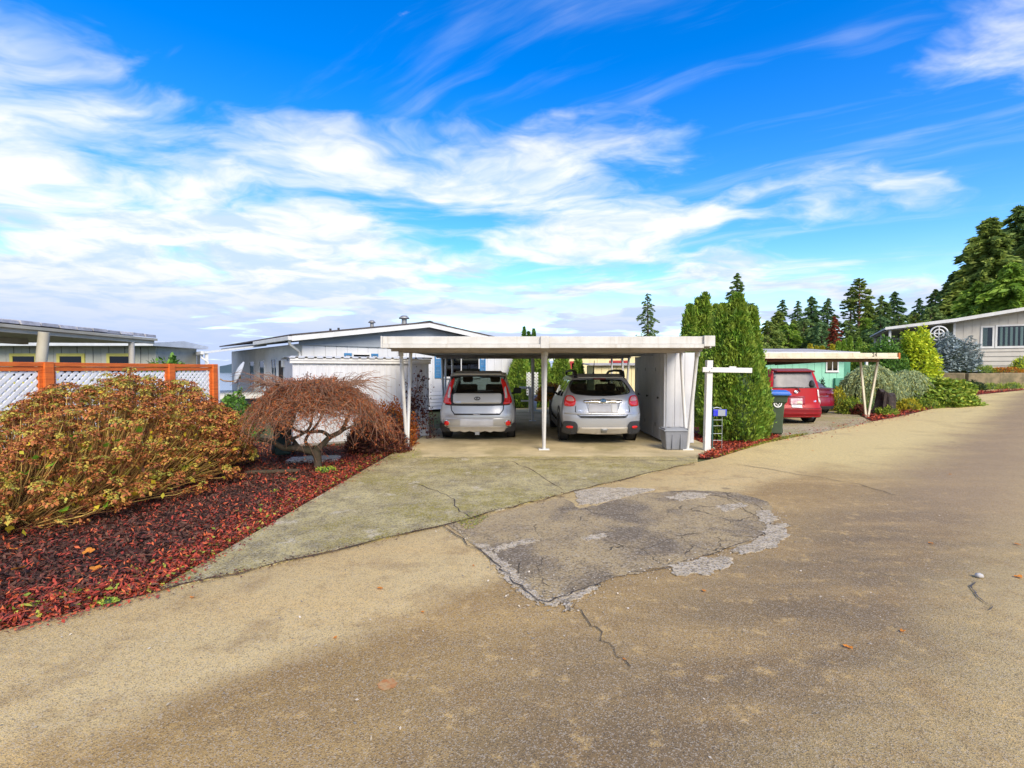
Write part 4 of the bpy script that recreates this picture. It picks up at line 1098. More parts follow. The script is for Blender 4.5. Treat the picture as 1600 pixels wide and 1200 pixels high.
# ------------------------------------------------------------ cars
def crom(pts, k, closed=False):
    """Catmull-Rom through 2D points, k steps for each span"""
    n = len(pts); out = []; P_ = [np.array(p, float) for p in pts]
    for i in range(n if closed else n-1):
        p1, p2 = P_[i], P_[(i+1) % n]
        p0 = P_[i-1] if (closed or i > 0) else 2*p1-p2
        p3 = P_[(i+2) % n] if (closed or i+2 < n) else 2*p2-p1
        for s in range(k):
            t = s/k
            out.append(tuple(.5*(2*p1+(p2-p0)*t+(2*p0-5*p1+4*p2-p3)*t*t+(3*p1-p0-3*p2+p3)*t**3)))
    if not closed: out.append(tuple(P_[-1]))
    return out
def rrect(x0, x1, z0, z1, r, k=5):
    o = []
    for cx, cz, a0 in ((x1-r,z0+r,-90),(x1-r,z1-r,0),(x0+r,z1-r,90),(x0+r,z0+r,180)):
        o += [(cx+r*math.cos(R(a0+90*s/k)), cz+r*math.sin(R(a0+90*s/k))) for s in range(k+1)]
    return o
def surf_patch(name, outline, yf, off, thick, m, parent, holes=(), step=.08, smooth=True):
    bm = bmesh.new(); es = []
    for loop in [outline]+list(holes):
        vs = [bm.verts.new((p[0], 0, p[1])) for p in loop]
        es += [bm.edges.new((vs[i], vs[(i+1) % len(vs)])) for i in range(len(vs))]
    bmesh.ops.triangle_fill(bm, edges=es, use_beauty=True)
    for ax in (0, 2):
        lo = min(v.co[ax] for v in bm.verts); hi = max(v.co[ax] for v in bm.verts); q = lo+step*.51
        while q < hi:
            no = [0,0,0]; no[ax] = 1; co = [0,0,0]; co[ax] = q
            bmesh.ops.bisect_plane(bm, geom=bm.verts[:]+bm.edges[:]+bm.faces[:], dist=1e-5, plane_co=co, plane_no=no); q += step
    for f in bm.faces:
        f.normal_update()
        if f.normal.y > 0: f.normal_flip()
        f.smooth = smooth
    lows = set()
    if thick:
        be = [e for e in bm.edges if e.is_boundary]
        r = bmesh.ops.extrude_edge_only(bm, edges=be)
        lows = {g for g in r['geom'] if isinstance(g, bmesh.types.BMVert)}
        for g in r['geom']:
            if isinstance(g, bmesh.types.BMFace): g.smooth = False
    for v in bm.verts: v.co.y = yf(v.co.x, v.co.z)-off+(thick if v in lows else 0)
    bmesh.ops.recalc_face_normals(bm, faces=bm.faces)
    me = bpy.data.meshes.new(name); bm.to_mesh(me); bm.free()
    return link(name, me, m, parent)
def mirror(pts): return [(-x, z) for x, z in pts][::-1]
def gz(tab):
    zs_ = [a for a, _ in tab]; ys_ = [b for _, b in tab]
    return lambda z: float(np.interp(z, zs_, ys_))
K = 4
def car_loft(parent, stations, yf, side_glass, wind, body_mat, inset=0.0, name='body', glass=True):
    rings = []
    for y, prof in stations:
        h = crom(prof, K)
        if inset: h = [(x*(1-inset), z-(.03 if z > .9 else -.05)) for x, z in h]
        full = h+[(-x, z) for x, z in h[-2:0:-1]]
        rings.append([(x, y+(yf(x, z)*max(0, 1-y/.9)), z) for x, z in full])
    n = len(rings[0]); nh = (n+2)//2-1      # index of the roof centre
    half = lambda j: min(j, n-1-j) if j >= nh else j
    body = MB(); sg = MB(); wg = MB()
    allv = sum(rings, [])
    body.v = [tuple(q) for q in allv]
    for i in range(len(rings)-1):
        for j in range(n):
            f = (i*n+j, i*n+(j+1) % n, (i+1)*n+(j+1) % n, (i+1)*n+j)
            jj = j if j < nh else n-1-j
            seg = jj//K
            if i in side_glass and seg == 4: tgt = sg
            elif i in wind and seg >= 5: tgt = wg
            else: tgt = body
            tgt.f.append(f); tgt.mi.append(0); tgt.sm.append(True)
    last = len(rings)-1
    body.f.append(tuple(last*n+j for j in range(n))); body.mi.append(0); body.sm.append(True)
    o = body.build(name, body_mat, parent)
    if glass:
        for nm, g in (('side_window', sg), ('windscreen', wg)):
            if not g.f: continue
            for sgn in ((1, -1) if nm == 'side_window' else (0,)):
                b = MB(); idx = {}
                for f in g.f:
                    c = sum(allv[q][0] for q in f)
                    if sgn and c*sgn < 0: continue
                    nf = []
                    for q in f:
                        if q not in idx: idx[q] = len(b.v); b.v.append(tuple(allv[q]))
                        nf.append(idx[q])
                    b.f.append(tuple(nf)); b.mi.append(0); b.sm.append(True)
                b.build(nm, 'car_glass', o)
    return o, [(x, z) for x, y, z in rings[0]]
def wheel(parent, x, y, r, wdt, sgn):
    t_ = thing_part = MB(); xs_ = x
    prof = [(r*.62,-wdt/2),(r*.9,-wdt/2),(r*.985,-wdt*.40),(r,-wdt*.25),(r,wdt*.25),(r*.985,wdt*.40),(r*.9,wdt/2),(r*.62,wdt/2),(r*.60,0),(r*.62,-wdt/2)]
    tmp = t_.lathe(prof, 28, (x, y, r), 'x').build('tyre', 'rubber', parent)
    b = MB(); fx = x+sgn*wdt*.32
    b.lathe([(0,fx-.0),(r*.16,fx),(r*.16,fx-sgn*.03)], 16, (0,y,r), 'x')
    for k in range(5):
        a = 2*math.pi*k/5+.3
        b.bar((fx-sgn*.01, y+r*.12*math.cos(a), r+r*.12*math.sin(a)), (fx-sgn*.005, y+r*.61*math.cos(a), r+r*.61*math.sin(a)), .07, .03, up=(1,0,0))
    b.lathe([(r*.63,fx),(r*.56,fx+sgn*.004),(r*.56,fx-sgn*.06)], 28, (0,y,r), 'x')
    b.build('rim', 'alloy', tmp)
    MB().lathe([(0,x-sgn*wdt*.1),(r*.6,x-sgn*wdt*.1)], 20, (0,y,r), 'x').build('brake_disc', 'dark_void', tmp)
    return tmp
def arch(parent, x, y, zc, r0, r1, sgn, m):
    b = MB(); n = 16
    pts = [(y+r1*math.cos(math.pi*k/n), zc+r1*math.sin(math.pi*k/n)) for k in range(n+1)]+[(y+r0*math.cos(math.pi*(n-k)/n), zc+r0*math.sin(math.pi*(n-k)/n)) for k in range(n+1)]
    b.prism(pts, sgn*.03, x-sgn*.012, 'x'); b.build('wheel_arch', m, parent)
    MB().lathe([(0,x+sgn*.003),(r0,x+sgn*.003)], 24, (0,y,zc), 'x').build('wheel_well_shade', 'dark_void', parent)  # flat dark disc on the body, painted shade of the wheel hollow
def seat(parent, x, y, zb, w_=.5):
    b = MB(); b.box(x-w_/2, x+w_/2, y-.1, y+.45, zb-.2, zb); b.box(x-w_/2, x+w_/2, y-.22, y-.06, zb-.1, zb+.55); b.box(x-.13, x+.13, y-.24, y-.12, zb+.60, zb+.80)
    return b.build('seat', 'interior', parent, bev=.05, seg=3)
def mirror_wing(parent, x, y, z, sgn, m):
    part('wing_mirror', m, parent, lambda b: (b.box(x if sgn > 0 else x-.22, x+.22 if sgn > 0 else x, y-.06, y+.05, z-.01, z+.15), b.box(x-.05, x+.05, y-.02, y+.03, z-.03, z+.02)), bev=.04, seg=3)

# ---- silver boxy hatchback
sc = thing('boxy_hatchback', 'silver boxy hatchback with tall boomerang tail lamps under the carport', 'car', (-.80, 11.70, .02))
gy = gz([(0,.14),(.27,.10),(.36,.03),(.45,.0),(.62,.0),(.70,.03),(.86,.06),(1.10,.12),(1.48,.30),(1.62,.40)])
yS = lambda x, z: gy(z)+.26*(abs(x)/.9)**4
def sp_(zr, belt=.965, zw=1.455, xs=1.0, xw=.665, xe=.58, zb=.27):
    return [(0,zb),(.70*xs,zb),(.845*xs,.40),(.885*xs,.62),(.815*xs,belt),(xw,zw),(xe,zr-.03),(0,zr)]
full = sp_(1.60)
st_ = [(0, [(x*.965, z+(.012 if z < .5 else -.012)) for x, z in full]), (.05, full), (.35, sp_(1.61)), (.62, sp_(1.615)), (1.18, sp_(1.62)), (1.28, sp_(1.62)), (2.05, sp_(1.615,.955)), (2.13, sp_(1.613,.955)), (2.72, sp_(1.575,.945,1.44)),
       (3.22, [(0,.27),(.70,.27),(.845,.40),(.88,.62),(.81,.90),(.72,.99),(.60,1.03),(0,1.06)]), (3.90, [(0,.30),(.66,.30),(.80,.42),(.84,.60),(.78,.76),(.66,.84),(.5,.87),(0,.90)]), (4.10, [(0,.36),(.55,.36),(.66,.44),(.70,.58),(.66,.70),(.55,.76),(.4,.78),(0,.80)])]
bd, ring0 = car_loft(sc, st_, yS, (3,5,7), (8,), 'silver_paint')
car_loft(sc, st_[1:], yS, (2,4,6), (7,), 'interior', .035, 'cabin_lining', False)
xsc = 1/650.
def sU(u, v): return ((u-672)*xsc, (1110-v)*xsc)
win = crom([(-.52,1.475),(.52,1.475),(.585,1.40),(.60,1.12),(.56,1.085),(-.56,1.085),(-.60,1.12),(-.585,1.40)], 4, True)
surf_patch('tailgate', ring0, yS, .0, 0, 'silver_paint', sc, holes=[win])
blk = crom([(-.56,1.50),(.56,1.50),(.63,1.42),(.655,1.1),(.74,.88),(.62,.825),(-.62,.825),(-.74,.88),(-.655,1.1),(-.63,1.42)], 4, True)
surf_patch('window_surround', blk, yS, .010, .008, 'black_plastic', sc, holes=[win])
surf_patch('rear_window', win, yS, .006, 0, 'car_glass', sc)
pn = surf_patch('tailgate_panel', rrect(-.56,.56,.872,1.105,.05), yS, .028, .03, 'pearl_panel', sc)
for sgn in (1, -1):
    o_ = [(.565,1.46),(.66,1.34),(.735,1.12),(.79,.96),(.78,.875),(.605,.855),(.625,.95),(.62,1.06),(.585,1.24),(.545,1.38)]
    o_ = crom(o_, 3, True); i_ = crom([(.648,1.26),(.682,1.13),(.69,1.01),(.645,1.0),(.642,1.07),(.618,1.20)], 3, True)
    if sgn < 0: o_, i_ = mirror(o_), mirror(i_)
    tl = surf_patch('tail_lamp', o_, yS, .030, .03, 'lamp_red', sc)
    surf_patch('reverse_lens', i_, yS, .036, .01, 'lamp_clear', tl)
    c = (.71*sgn, .415)
    rf = surf_patch('reflector', [(c[0]+.078*math.cos(a*.3142), c[1]+.078*math.sin(a*.3142)) for a in range(20)], yS, .022, .01, 'chrome', sc)
    surf_patch('red_lens', [(c[0]+.058*math.cos(a*.3142), c[1]+.058*math.sin(a*.3142)) for a in range(20)], yS, .028, .01, 'lamp_red', rf)
    cl_ = crom([(.80,.40),(.66,.33),(.60,.225),(.84,.20),(.90,.32),(.885,.41)], 3, True)
    cl_ = cl_ if sgn > 0 else mirror(cl_)
    surf_patch('corner_cladding', cl_, yS, .014, .06, 'black_plastic', sc)
ins = rrect(-.80,.80,.315,.545,.07)
surf_patch('bumper_insert', ins, yS, .012, .02, 'silver_paint', sc)
surf_patch('licence_plate', rrect(-.39,.37,.335,.53,.012), yS, .022, .008, 'plate_grey', sc)
surf_patch('hatch_gap', [(-.62,.83),(-.60,.83),(-.585,.72),(-.52,.645),(.52,.645),(.585,.72),(.60,.83),(.62,.83),(.605,.715),(.535,.63),(-.535,.63),(-.605,.715)], yS, .004, .004, 'dark_void', sc)
surf_patch('handle_strip', rrect(-.53,.53,.612,.645,.012), yS, .012, .01, 'black_plastic', sc)
surf_patch('chrome_handle', rrect(-.09,.07,.618,.638,.008), yS, .020, .008, 'chrome', sc)
surf_patch('skid_plate', crom([(-.62,.34),(.62,.34),(.655,.29),(.62,.225),(.50,.215),(.38,.235),(.30,.205),(.18,.235),(.06,.205),(-.06,.205),(-.18,.235),(-.30,.205),(-.40,.235),(-.5,.215),(-.62,.225),(-.655,.29)], 2, True), yS, .035, .06, 'skid_beige', sc)
surf_patch('brake_lamp', rrect(-.15,.21,1.548,1.572,.01), yS, .035, .03, 'lamp_red_dark', sc)
part('roof_spoiler', 'silver_paint', sc, lambda b: b.prism([(.28,1.525),(.27,1.56),(.62,1.625),(.62,1.60)], 1.10, -.55, 'x'), bev=.012)
ov = [(.075*math.cos(a*.2618), .988+.042*math.sin(a*.2618)) for a in range(24)]
em = surf_patch('badge', ov, yS, .040, .012, 'black_plastic', pn)
def ytext(nm, body, size, m, par, x, z, yfn, off, sx=1.0):
    return text_mesh(nm, body, size, .002, m, par, Matrix.Translation((x, yfn(x, z)-off, z)) @ Matrix.Rotation(R(90)-math.atan(.22), 4, 'X'), sx)
ytext('badge_letters', 'KIA', .062, 'white_print', pn, 0, .988, yS, .0435, 1.15)
ytext('model_letters', 'SOUL', .045, 'chrome', pn, -.43, .905, yS, .032, 1.2)
surf_patch('tailgate_latch', rrect(-.03,.03,.832,.862,.008), yS, .02, .02, 'black_plastic', sc)
part('wiper', 'black_plastic', sc, lambda b: b.bar((0,yS(0,1.16)-.03,1.15), (.36,yS(.36,1.16)-.03,1.17), .03, .02), bev=.006)
part('hitch', 'vent_metal', sc, lambda b: (b.box(-.035,.035,.05,.4,.16,.21), b.box(-.05,.05,.045,.06,.15,.215)))
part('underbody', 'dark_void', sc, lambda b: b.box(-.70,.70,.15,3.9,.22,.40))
for sgn in (1, -1):
    for yy in (.86, 3.42):
        wheel(sc, sgn*.775, yy, .325, .215, sgn); arch(sc, sgn*.872, yy, .33, .37, .43, sgn, 'black_plastic')
    mirror_wing(sc, sgn*.84, 2.72, .99, sgn, 'black_plastic')
    seat(sc, sgn*.36, 1.95, .72); 
    boxp('side_skirt', 'black_plastic', sc, sgn*.86, sgn*.885, 1.28, 3.0, .26, .36)
part('rear_bench', 'interior', sc, lambda b: (b.box(-.62,.62,1.0,1.15,.5,1.12), b.box(-.45,-.2,1.02,1.12,1.14,1.26), b.box(.2,.45,1.02,1.12,1.14,1.26)), bev=.04)
part('dashboard', 'interior', sc, lambda b: b.box(-.68,.68,2.85,3.2,.7,.99), bev=.04)
part('cabin_floor', 'interior', sc, lambda b: b.box(-.74,.74,.35,3.1,.41,.5))
part('inner_mirror', 'interior', sc, lambda b: b.box(-.02,.24,2.55,2.58,1.42,1.49), bev=.01)
part('antenna', 'black_plastic', sc, lambda b: b.prism([(.62,1.61),(.82,1.61),(.66,1.67)], .04, -.02, 'x'))

# ---- silver crossover
sb = thing('crossover_hatchback', 'silver crossover hatchback with black roof rails and cladding beside the locker', 'car', (1.98, 11.10, .02))
gy2 = gz([(0,.14),(.26,.10),(.36,.02),(.50,.0),(.66,.0),(.74,.035),(.95,.07),(1.10,.14),(1.46,.46),(1.54,.56)])
yB = lambda x, z: gy2(z)+.30*(abs(x)/.9)**4
def bp_(zr, belt=1.04, zw=1.40, xw=.625, xe=.545, zb=.28):
    return [(0,zb),(.68,zb),(.835,.42),(.885,.66),(.82,belt),(xw,zw),(xe,zr-.035),(0,zr)]
full = bp_(1.505)
st_ = [(0, [(x*.965, z+(.012 if z < .5 else -.012)) for x, z in full]), (.05, full), (.35, bp_(1.53)), (.70, bp_(1.545)), (1.25, bp_(1.555,1.02)), (1.36, bp_(1.555,1.02)), (2.05, bp_(1.545,1.0)), (2.13, bp_(1.54,1.0)), (2.72, bp_(1.49,.98,1.37)),
       (3.35, [(0,.28),(.68,.28),(.835,.42),(.88,.64),(.81,.90),(.72,.98),(.60,1.01),(0,1.04)]), (4.15, [(0,.30),(.66,.30),(.78,.42),(.82,.60),(.76,.74),(.66,.82),(.5,.85),(0,.88)]), (4.40, [(0,.36),(.5,.36),(.6,.44),(.64,.56),(.6,.66),(.5,.72),(.4,.74),(0,.76)])]
bd, ring0 = car_loft(sb, st_, yB, (3,5,7), (8,), 'silver_blue_paint')
car_loft(sb, st_[1:], yB, (2,4,6), (7,), 'interior', .035, 'cabin_lining', False)
bsc = 1/705.
def bU(u, v): return ((u-800)*bsc, (1165-v)*bsc)
def hp(pts): return [bU(*p) for p in pts]
wpts = [(352,188),(560,166),(800,160),(1040,166),(1150,184),(1240,345),(1050,388),(800,402),(540,392),(345,350)]
win = crom(hp(wpts), 4, True)
surf_patch('tailgate', ring0, yB, .0, 0, 'silver_blue_paint', sb, holes=[win])
sur = [(x*1.035, 1.27+(z-1.27)*1.07) for x, z in win]
surf_patch('window_surround', sur, yB, .006, .006, 'black_plastic', sb, holes=[win])
surf_patch('rear_window', win, yB, .004, 0, 'car_glass', sb)
lampR = [(1245,412),(1300,400),(1350,412),(1372,470),(1380,545),(1360,566),(1262,566),(1222,535),(1212,475)]
for sgn in (1, -1):
    o_ = crom(hp(lampR), 3, True); i_ = crom(hp([(1258,425),(1300,415),(1338,424),(1350,470),(1300,488),(1232,480)]), 3, True)
    if sgn < 0: o_, i_ = mirror(o_), mirror(i_)
    tl = surf_patch('tail_lamp', o_, yB, .026, .03, 'lamp_red', sb)
    surf_patch('upper_lens', i_, yB, .031, .008, 'lamp_pink', tl)
    c_ = crom(hp([(1185,870),(1215,812),(1260,798),(1380,802),(1398,860),(1408,985),(1215,1000)]), 3, True)
    f_ = crom(hp([(1255,880),(1280,868),(1340,872),(1358,892),(1330,908),(1268,906)]), 3, True)
    if sgn < 0: c_, f_ = mirror(c_), mirror(f_)
    cc = surf_patch('corner_cladding', c_, yB, .022, .05, 'cladding', sb)
    surf_patch('reflector', f_, yB, .030, .01, 'lamp_red', cc)
surf_patch('chrome_bar', crom(hp([(512,470),(800,458),(1094,470),(1085,492),(1050,512),(550,512),(520,495)]), 2, True), yB, .034, .03, 'chrome', sb)
pr = surf_patch('plate_recess', hp([(545,516),(1070,516),(1022,672),(590,672)]), yB, .006, .006, 'silver_blue_paint', sb)
surf_patch('licence_plate', rrect(*[q*1 for q in (bU(582,0)[0], bU(1030,0)[0], bU(0,664)[1], bU(0,528)[1])], .012), yB, .016, .008, 'plate_grey', sb)
surf_patch('plate_sticker', rrect(bU(925,0)[0], bU(1020,0)[0], bU(0,655)[1], bU(0,535)[1], .01), yB, .020, .003, 'lattice_white', sb)
surf_patch('tailgate_gap', hp([(385,560),(395,560),(388,640),(425,700),(470,712),(470,722),(418,710),(376,645)]), yB, .004, .004, 'dark_void', sb)
surf_patch('tailgate_gap', mirror(hp([(385,560),(395,560),(388,640),(425,700),(470,712),(470,722),(418,710),(376,645)])), yB, .004, .004, 'dark_void', sb)
surf_patch('step_pad', crom(hp([(478,708),(1132,708),(1142,728),(1120,742),(490,742),(470,728)]), 2, True), yB, .020, .02, 'cladding', sb)
surf_patch('bumper_ridge', rrect(bU(215,0)[0], bU(1390,0)[0], bU(0,690)[1], bU(0,660)[1], .02), yB, .012, .02, 'silver_blue_paint', sb)
sk = surf_patch('skid_plate', hp([(440,888),(1195,888),(1215,985),(1010,1000),(700,1000),(408,985)]), yB, .016, .05, 'skid_beige', sb)
for u in (520, 650, 930, 1060): surf_patch('skid_slot', hp([(u,915),(u+45,915),(u+60,975),(u-15,975)]), yB, .012, .004, 'skid_beige', sk)
surf_patch('tow_cover', hp([(765,905),(875,905),(860,972),(780,972)]), yB, .030, .02, 'vent_metal', sk)
surf_patch('brake_lamp', hp([(690,152),(890,152),(880,134),(700,134)]), yB, .07, .05, 'lamp_red_dark', sb)
part('roof_spoiler', 'silver_blue_paint', sb, lambda b: b.prism([(.36,1.455),(.34,1.485),(.75,1.56),(.75,1.53)], 1.02, -.51, 'x'), bev=.015)
ov = [(.078*math.cos(a*.2618)+.008, bU(0,475)[1]+.043*math.sin(a*.2618)) for a in range(24)]
em = surf_patch('badge', ov, yB, .050, .016, 'chrome', sb)
surf_patch('badge_field', [((x-.008)*.85+.008, bU(0,475)[1]+(z-bU(0,475)[1])*.8) for x, z in ov], yB, .053, .004, 'shutter_blue', em)
for dx_, dz_, s_ in ((-.035,.008,.013),(.0,-.008,.008),(.018,.012,.008),(.035,-.004,.008),(.012,-.018,.008),(.04,.014,.007)):
    c = (.008+dx_, bU(0,475)[1]+dz_)
    surf_patch('badge_star', [(c[0]+s_*(1 if a % 2 == 0 else .4)*math.cos(a*math.pi/4), c[1]+s_*(1 if a % 2 == 0 else .4)*math.sin(a*math.pi/4)) for a in range(8)], yB, .056, .002, 'white_print', em)
ytext('lettering', 'SUBARU', .034, 'chrome', sb, -.47, bU(0,630)[1], yB, .004)
ytext('lettering', 'CROSSTREK', .030, 'chrome', sb, .48, bU(0,632)[1], yB, .004)
ytext('lettering', 'XV', .026, 'chrome', sb, -.46, bU(0,655)[1], yB, .004)
part('underbody', 'dark_void', sb, lambda b: b.box(-.68,.68,.15,4.1,.24,.42))
part('muffler', 'rusty_soffit', sb, lambda b: b.box(-.12,.30,.10,.4,.225,.285), bev=.02)
for sgn in (1, -1):
    for yy in (.92, 3.55):
        wheel(sb, sgn*.775, yy, .345, .225, sgn); arch(sb, sgn*.872, yy, .35, .39, .46, sgn, 'cladding')
    mirror_wing(sb, sgn*.84, 2.75, 1.04, sgn, 'black_plastic')
    seat(sb, sgn*.36, 1.95, .74)
    boxp('side_skirt', 'cladding', sb, sgn*.86, sgn*.89, 1.35, 3.1, .27, .40)
    part('roof_rail', 'black_plastic', sb, lambda b: b.tube([(sgn*.535,.52,1.50),(sgn*.545,.62,1.59),(sgn*.55,.85,1.625),(sgn*.55,1.6,1.63),(sgn*.55,2.3,1.60),(sgn*.54,2.5,1.53)], [.05,.045,.032,.028,.028,.03], 8))
    part('rail_foot', 'black_plastic', sb, lambda b: b.prism([(.50,1.49),(.60,1.59),(.92,1.61),(.80,1.53)], .05, sgn*.545-.025, 'x'), bev=.01)
part('rear_bench', 'interior', sb, lambda b: (b.box(-.62,.62,1.0,1.15,.5,1.16), b.box(-.48,-.2,1.02,1.12,1.17,1.32), b.box(.2,.48,1.02,1.12,1.17,1.32)), bev=.04)
part('dashboard', 'interior', sb, lambda b: b.box(-.68,.68,2.85,3.25,.7,1.0), bev=.04)
part('cabin_floor', 'interior', sb, lambda b: b.box(-.74,.74,.35,3.1,.43,.52))
part('inner_mirror', 'interior', sb, lambda b: b.box(-.36,-.12,2.5,2.53,1.37,1.44), bev=.01)
part('antenna', 'black_plastic', sb, lambda b: b.tube([(-.10,.75,1.54),(-.10,.72,1.60),(-.095,.62,1.86)], [.03,.012,.006], 6))

# ---- red boxy van
sx_ = thing('red_van', 'bright red boxy hatchback parked beside the recycling bin', 'car', (8.62, 15.45, .01))
gy3 = gz([(0,.12),(.2,.06),(.3,.0),(.5,.0),(.54,.05),(1.1,.10),(1.6,.24),(1.7,.30)])
yX = lambda x, z: gy3(z)+.22*(abs(x)/.86)**6
def xp_(zr, belt=1.06, zw=1.55, xw=.66): return [(0,.20),(.76,.20),(.845,.30),(.86,.55),(.815,belt),(xw,zw),(.58,zr-.03),(0,zr)]
full = xp_(1.655)
st_ = [(0, [(x*.97, z+(.01 if z < .5 else -.01)) for x, z in full]), (.05, full), (.4, xp_(1.67)), (.9, xp_(1.675)), (1.35, xp_(1.675)), (1.45, xp_(1.675)), (2.2, xp_(1.665)), (2.28, xp_(1.66)), (2.85, xp_(1.60,1.04,1.5)),
       (3.35, [(0,.2),(.76,.2),(.845,.3),(.85,.55),(.81,.92),(.72,1.02),(.6,1.06),(0,1.09)]), (4.0, [(0,.25),(.7,.25),(.8,.36),(.82,.55),(.76,.76),(.66,.84),(.5,.88),(0,.9)]), (4.2, [(0,.3),(.6,.3),(.66,.4),(.68,.55),(.64,.66),(.55,.72),(.4,.74),(0,.76)])]
xw_ = lambda u, v: ((u-617)/545., (1095-v)/556.)
bd, ring0 = car_loft(sx_, st_, yX, (3,5,7), (8,), 'red_paint')
win = crom([(-.56,1.575),(.50,1.575),(.56,1.53),(.655,1.14),(.64,1.10),(-.64,1.10),(-.655,1.14),(-.60,1.53)], 3, True)
surf_patch('tailgate', ring0, yX, 0, 0, 'red_paint', sx_, holes=[win])
surf_patch('rear_window', win, yX, .004, .004, 'glass_shade', sx_)
part('roof_spoiler', 'red_dark', sx_, lambda b: b.prism([(.10,1.58),(.09,1.625),(.55,1.70),(.55,1.66)], 1.16, -.58, 'x'), bev=.015)
bm_ = surf_patch('bumper', rrect(-.84,.84,.20,.50,.05), yX, .03, .05, 'red_dark', sx_)
for z in (.45, .335, .225): surf_patch('bumper_line', rrect(-.83,.83,z,z+.018,.006), yX, .036, .01, 'red_paint', bm_)
surf_patch('plate_handle', rrect(-.25,.26,.83,.86,.01), yX, .03, .03, 'crimson_paint', sx_)
prc = surf_patch('plate_recess', rrect(-.22,.27,.60,.82,.02), yX, .006, .006, 'crimson_paint', sx_)
surf_patch('licence_plate', rrect(-.17,.19,.60,.79,.01), yX, .014, .006, 'plate_pink', sx_)
surf_patch('plate_tag', rrect(.03,.17,.625,.70,.006), yX, .018, .003, 'cream_paint', sx_)
surf_patch('dealer_card', [(-.15,.595),(.165,.585),(.16,.505),(-.15,.52)], yX, .02, .004, 'white_print', sx_)
surf_patch('card_writing', [(-.11,.575),(.05,.568),(.05,.55),(-.11,.557)], yX, .024, .002, 'lettering', sx_)
for sgn in (1, -1):
    o_ = [(.675,1.06),(.735,1.04),(.80,.72),(.80,.66),(.735,.655),(.70,.80)]; o_ = o_ if sgn > 0 else mirror(o_)
    tl = surf_patch('tail_lamp', o_, yX, .02, .02, 'lamp_clear', sx_)
    m_ = [(.695,.85),(.765,.86),(.78,.80),(.71,.79)]; m_ = m_ if sgn > 0 else mirror(m_)
    surf_patch('middle_lens', m_, yX, .024, .006, 'lamp_pink', tl)
ov = [(.062*math.cos(a*.2618), .985+.042*math.sin(a*.2618)) for a in range(24)]
em = surf_patch('badge', ov, yX, .03, .02, 'chrome', sx_, holes=[[(x*.72, .985+(z-.985)*.68) for x, z in ov]])
surf_patch('badge_bar', [(-.05,.977),(-.02,.977),(0,.99),(.02,.977),(.05,.977),(.04,.996),(.015,.996),(0,1.004),(-.015,.996),(-.04,.996)], yX, .03, .02, 'chrome', em)
ytext('lettering', 'xB', .075, 'chrome', sx_, .58, .70, yX, .006)
part('wiper', 'black_plastic', sx_, lambda b: (b.tube([(.12,yX(.12,1.0)-.03,1.0),(.04,yX(.0,1.1)-.04,1.105),(-.04,yX(0,1.12)-.04,1.13)], .014, 6), b.tube([(-.04,yX(0,1.12)-.04,1.13),(-.38,yX(.38,1.12)-.04,1.12)], .010, 6)), )
part('toy_shape', 'interior', sx_, lambda b: b.lathe([(0,1.12),(.07,1.13),(.085,1.2),(.06,1.27),(.03,1.33),(0,1.34)], 12, (.50,yX(.5,1.2)-.015,0)))
part('exhaust', 'black_plastic', sx_, lambda b: b.tube([(.50,.02,.23),(.50,.2,.23)], .045, 10))
part('underbody', 'dark_void', sx_, lambda b: b.box(-.7,.7,.15,3.9,.19,.4))
for sgn in (1, -1):
    for yy in (.75, 3.35):
        wheel(sx_, sgn*.735, yy, .31, .20, sgn); arch(sx_, sgn*.842, yy, .31, .35, .38, sgn, 'red_paint')
    mirror_wing(sx_, sgn*.82, 2.8, 1.06, sgn, 'red_paint')

# ---- crimson sedan
sr = thing('crimson_sedan', 'crimson sedan with sky reflection painted white on its rear window beyond the red van', 'car', (11.02, 18.55, .01))
gy4 = gz([(0,.12),(.2,.06),(.35,.0),(.55,.0),(.62,.05),(.80,.02),(.92,.06),(1.0,.10)])
yR_ = lambda x, z: gy4(z)+.35*(abs(x)/.9)**4
def rp_(zr, xe=.62, zb=.22): return [(0,zb),(.70,zb),(.86,.36),(.90,.60),(.86,.82),(.76,zr-.06),(xe,zr-.012),(0,zr)]
trunk = rp_(.955)
def rr_(zr, xw): return [(0,.22),(.70,.22),(.86,.36),(.90,.60),(.86,.90),(xw,zr-.10),(xw-.12,zr-.03),(0,zr)]
st_ = [(0, [(x*.96, z+(.012 if z < .5 else -.012)) for x, z in trunk]), (.06, trunk), (.42, rp_(.985,.64)), (1.25, rr_(1.38,.66)), (1.7, rr_(1.44,.64)), (2.4, rr_(1.45,.64)), (2.9, rr_(1.38,.64)), (3.6, rp_(.98,.64)), (4.5, rp_(.84,.6)), (4.7, [(0,.3),(.5,.3),(.62,.4),(.66,.54),(.62,.64),(.54,.70),(.4,.72),(0,.74)])]
bd, ring0 = car_loft(sr, st_, yR_, (4,5), (6,), 'crimson_paint')
surf_patch('tail_panel', ring0, yR_, 0, 0, 'crimson_paint', sr)
surf_patch('lower_bumper', rrect(-.84,.84,.20,.33,.04), yR_, .02, .04, 'black_plastic', sr)
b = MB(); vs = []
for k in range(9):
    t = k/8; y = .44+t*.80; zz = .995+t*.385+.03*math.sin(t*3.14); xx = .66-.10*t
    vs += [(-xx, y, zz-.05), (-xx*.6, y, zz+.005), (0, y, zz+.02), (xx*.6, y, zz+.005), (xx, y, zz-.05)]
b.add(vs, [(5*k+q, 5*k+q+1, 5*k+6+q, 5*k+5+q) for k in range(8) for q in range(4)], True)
b.build('rear_window', 'white_print', sr)  # plain white stands for the sky mirrored in the glass
part('boot_spoiler', 'crimson_paint', sr, lambda b: b.prism([(.02,.93),(.03,.975),(.34,1.0),(.34,.96)], 1.36, -.68, 'x'), bev=.012)
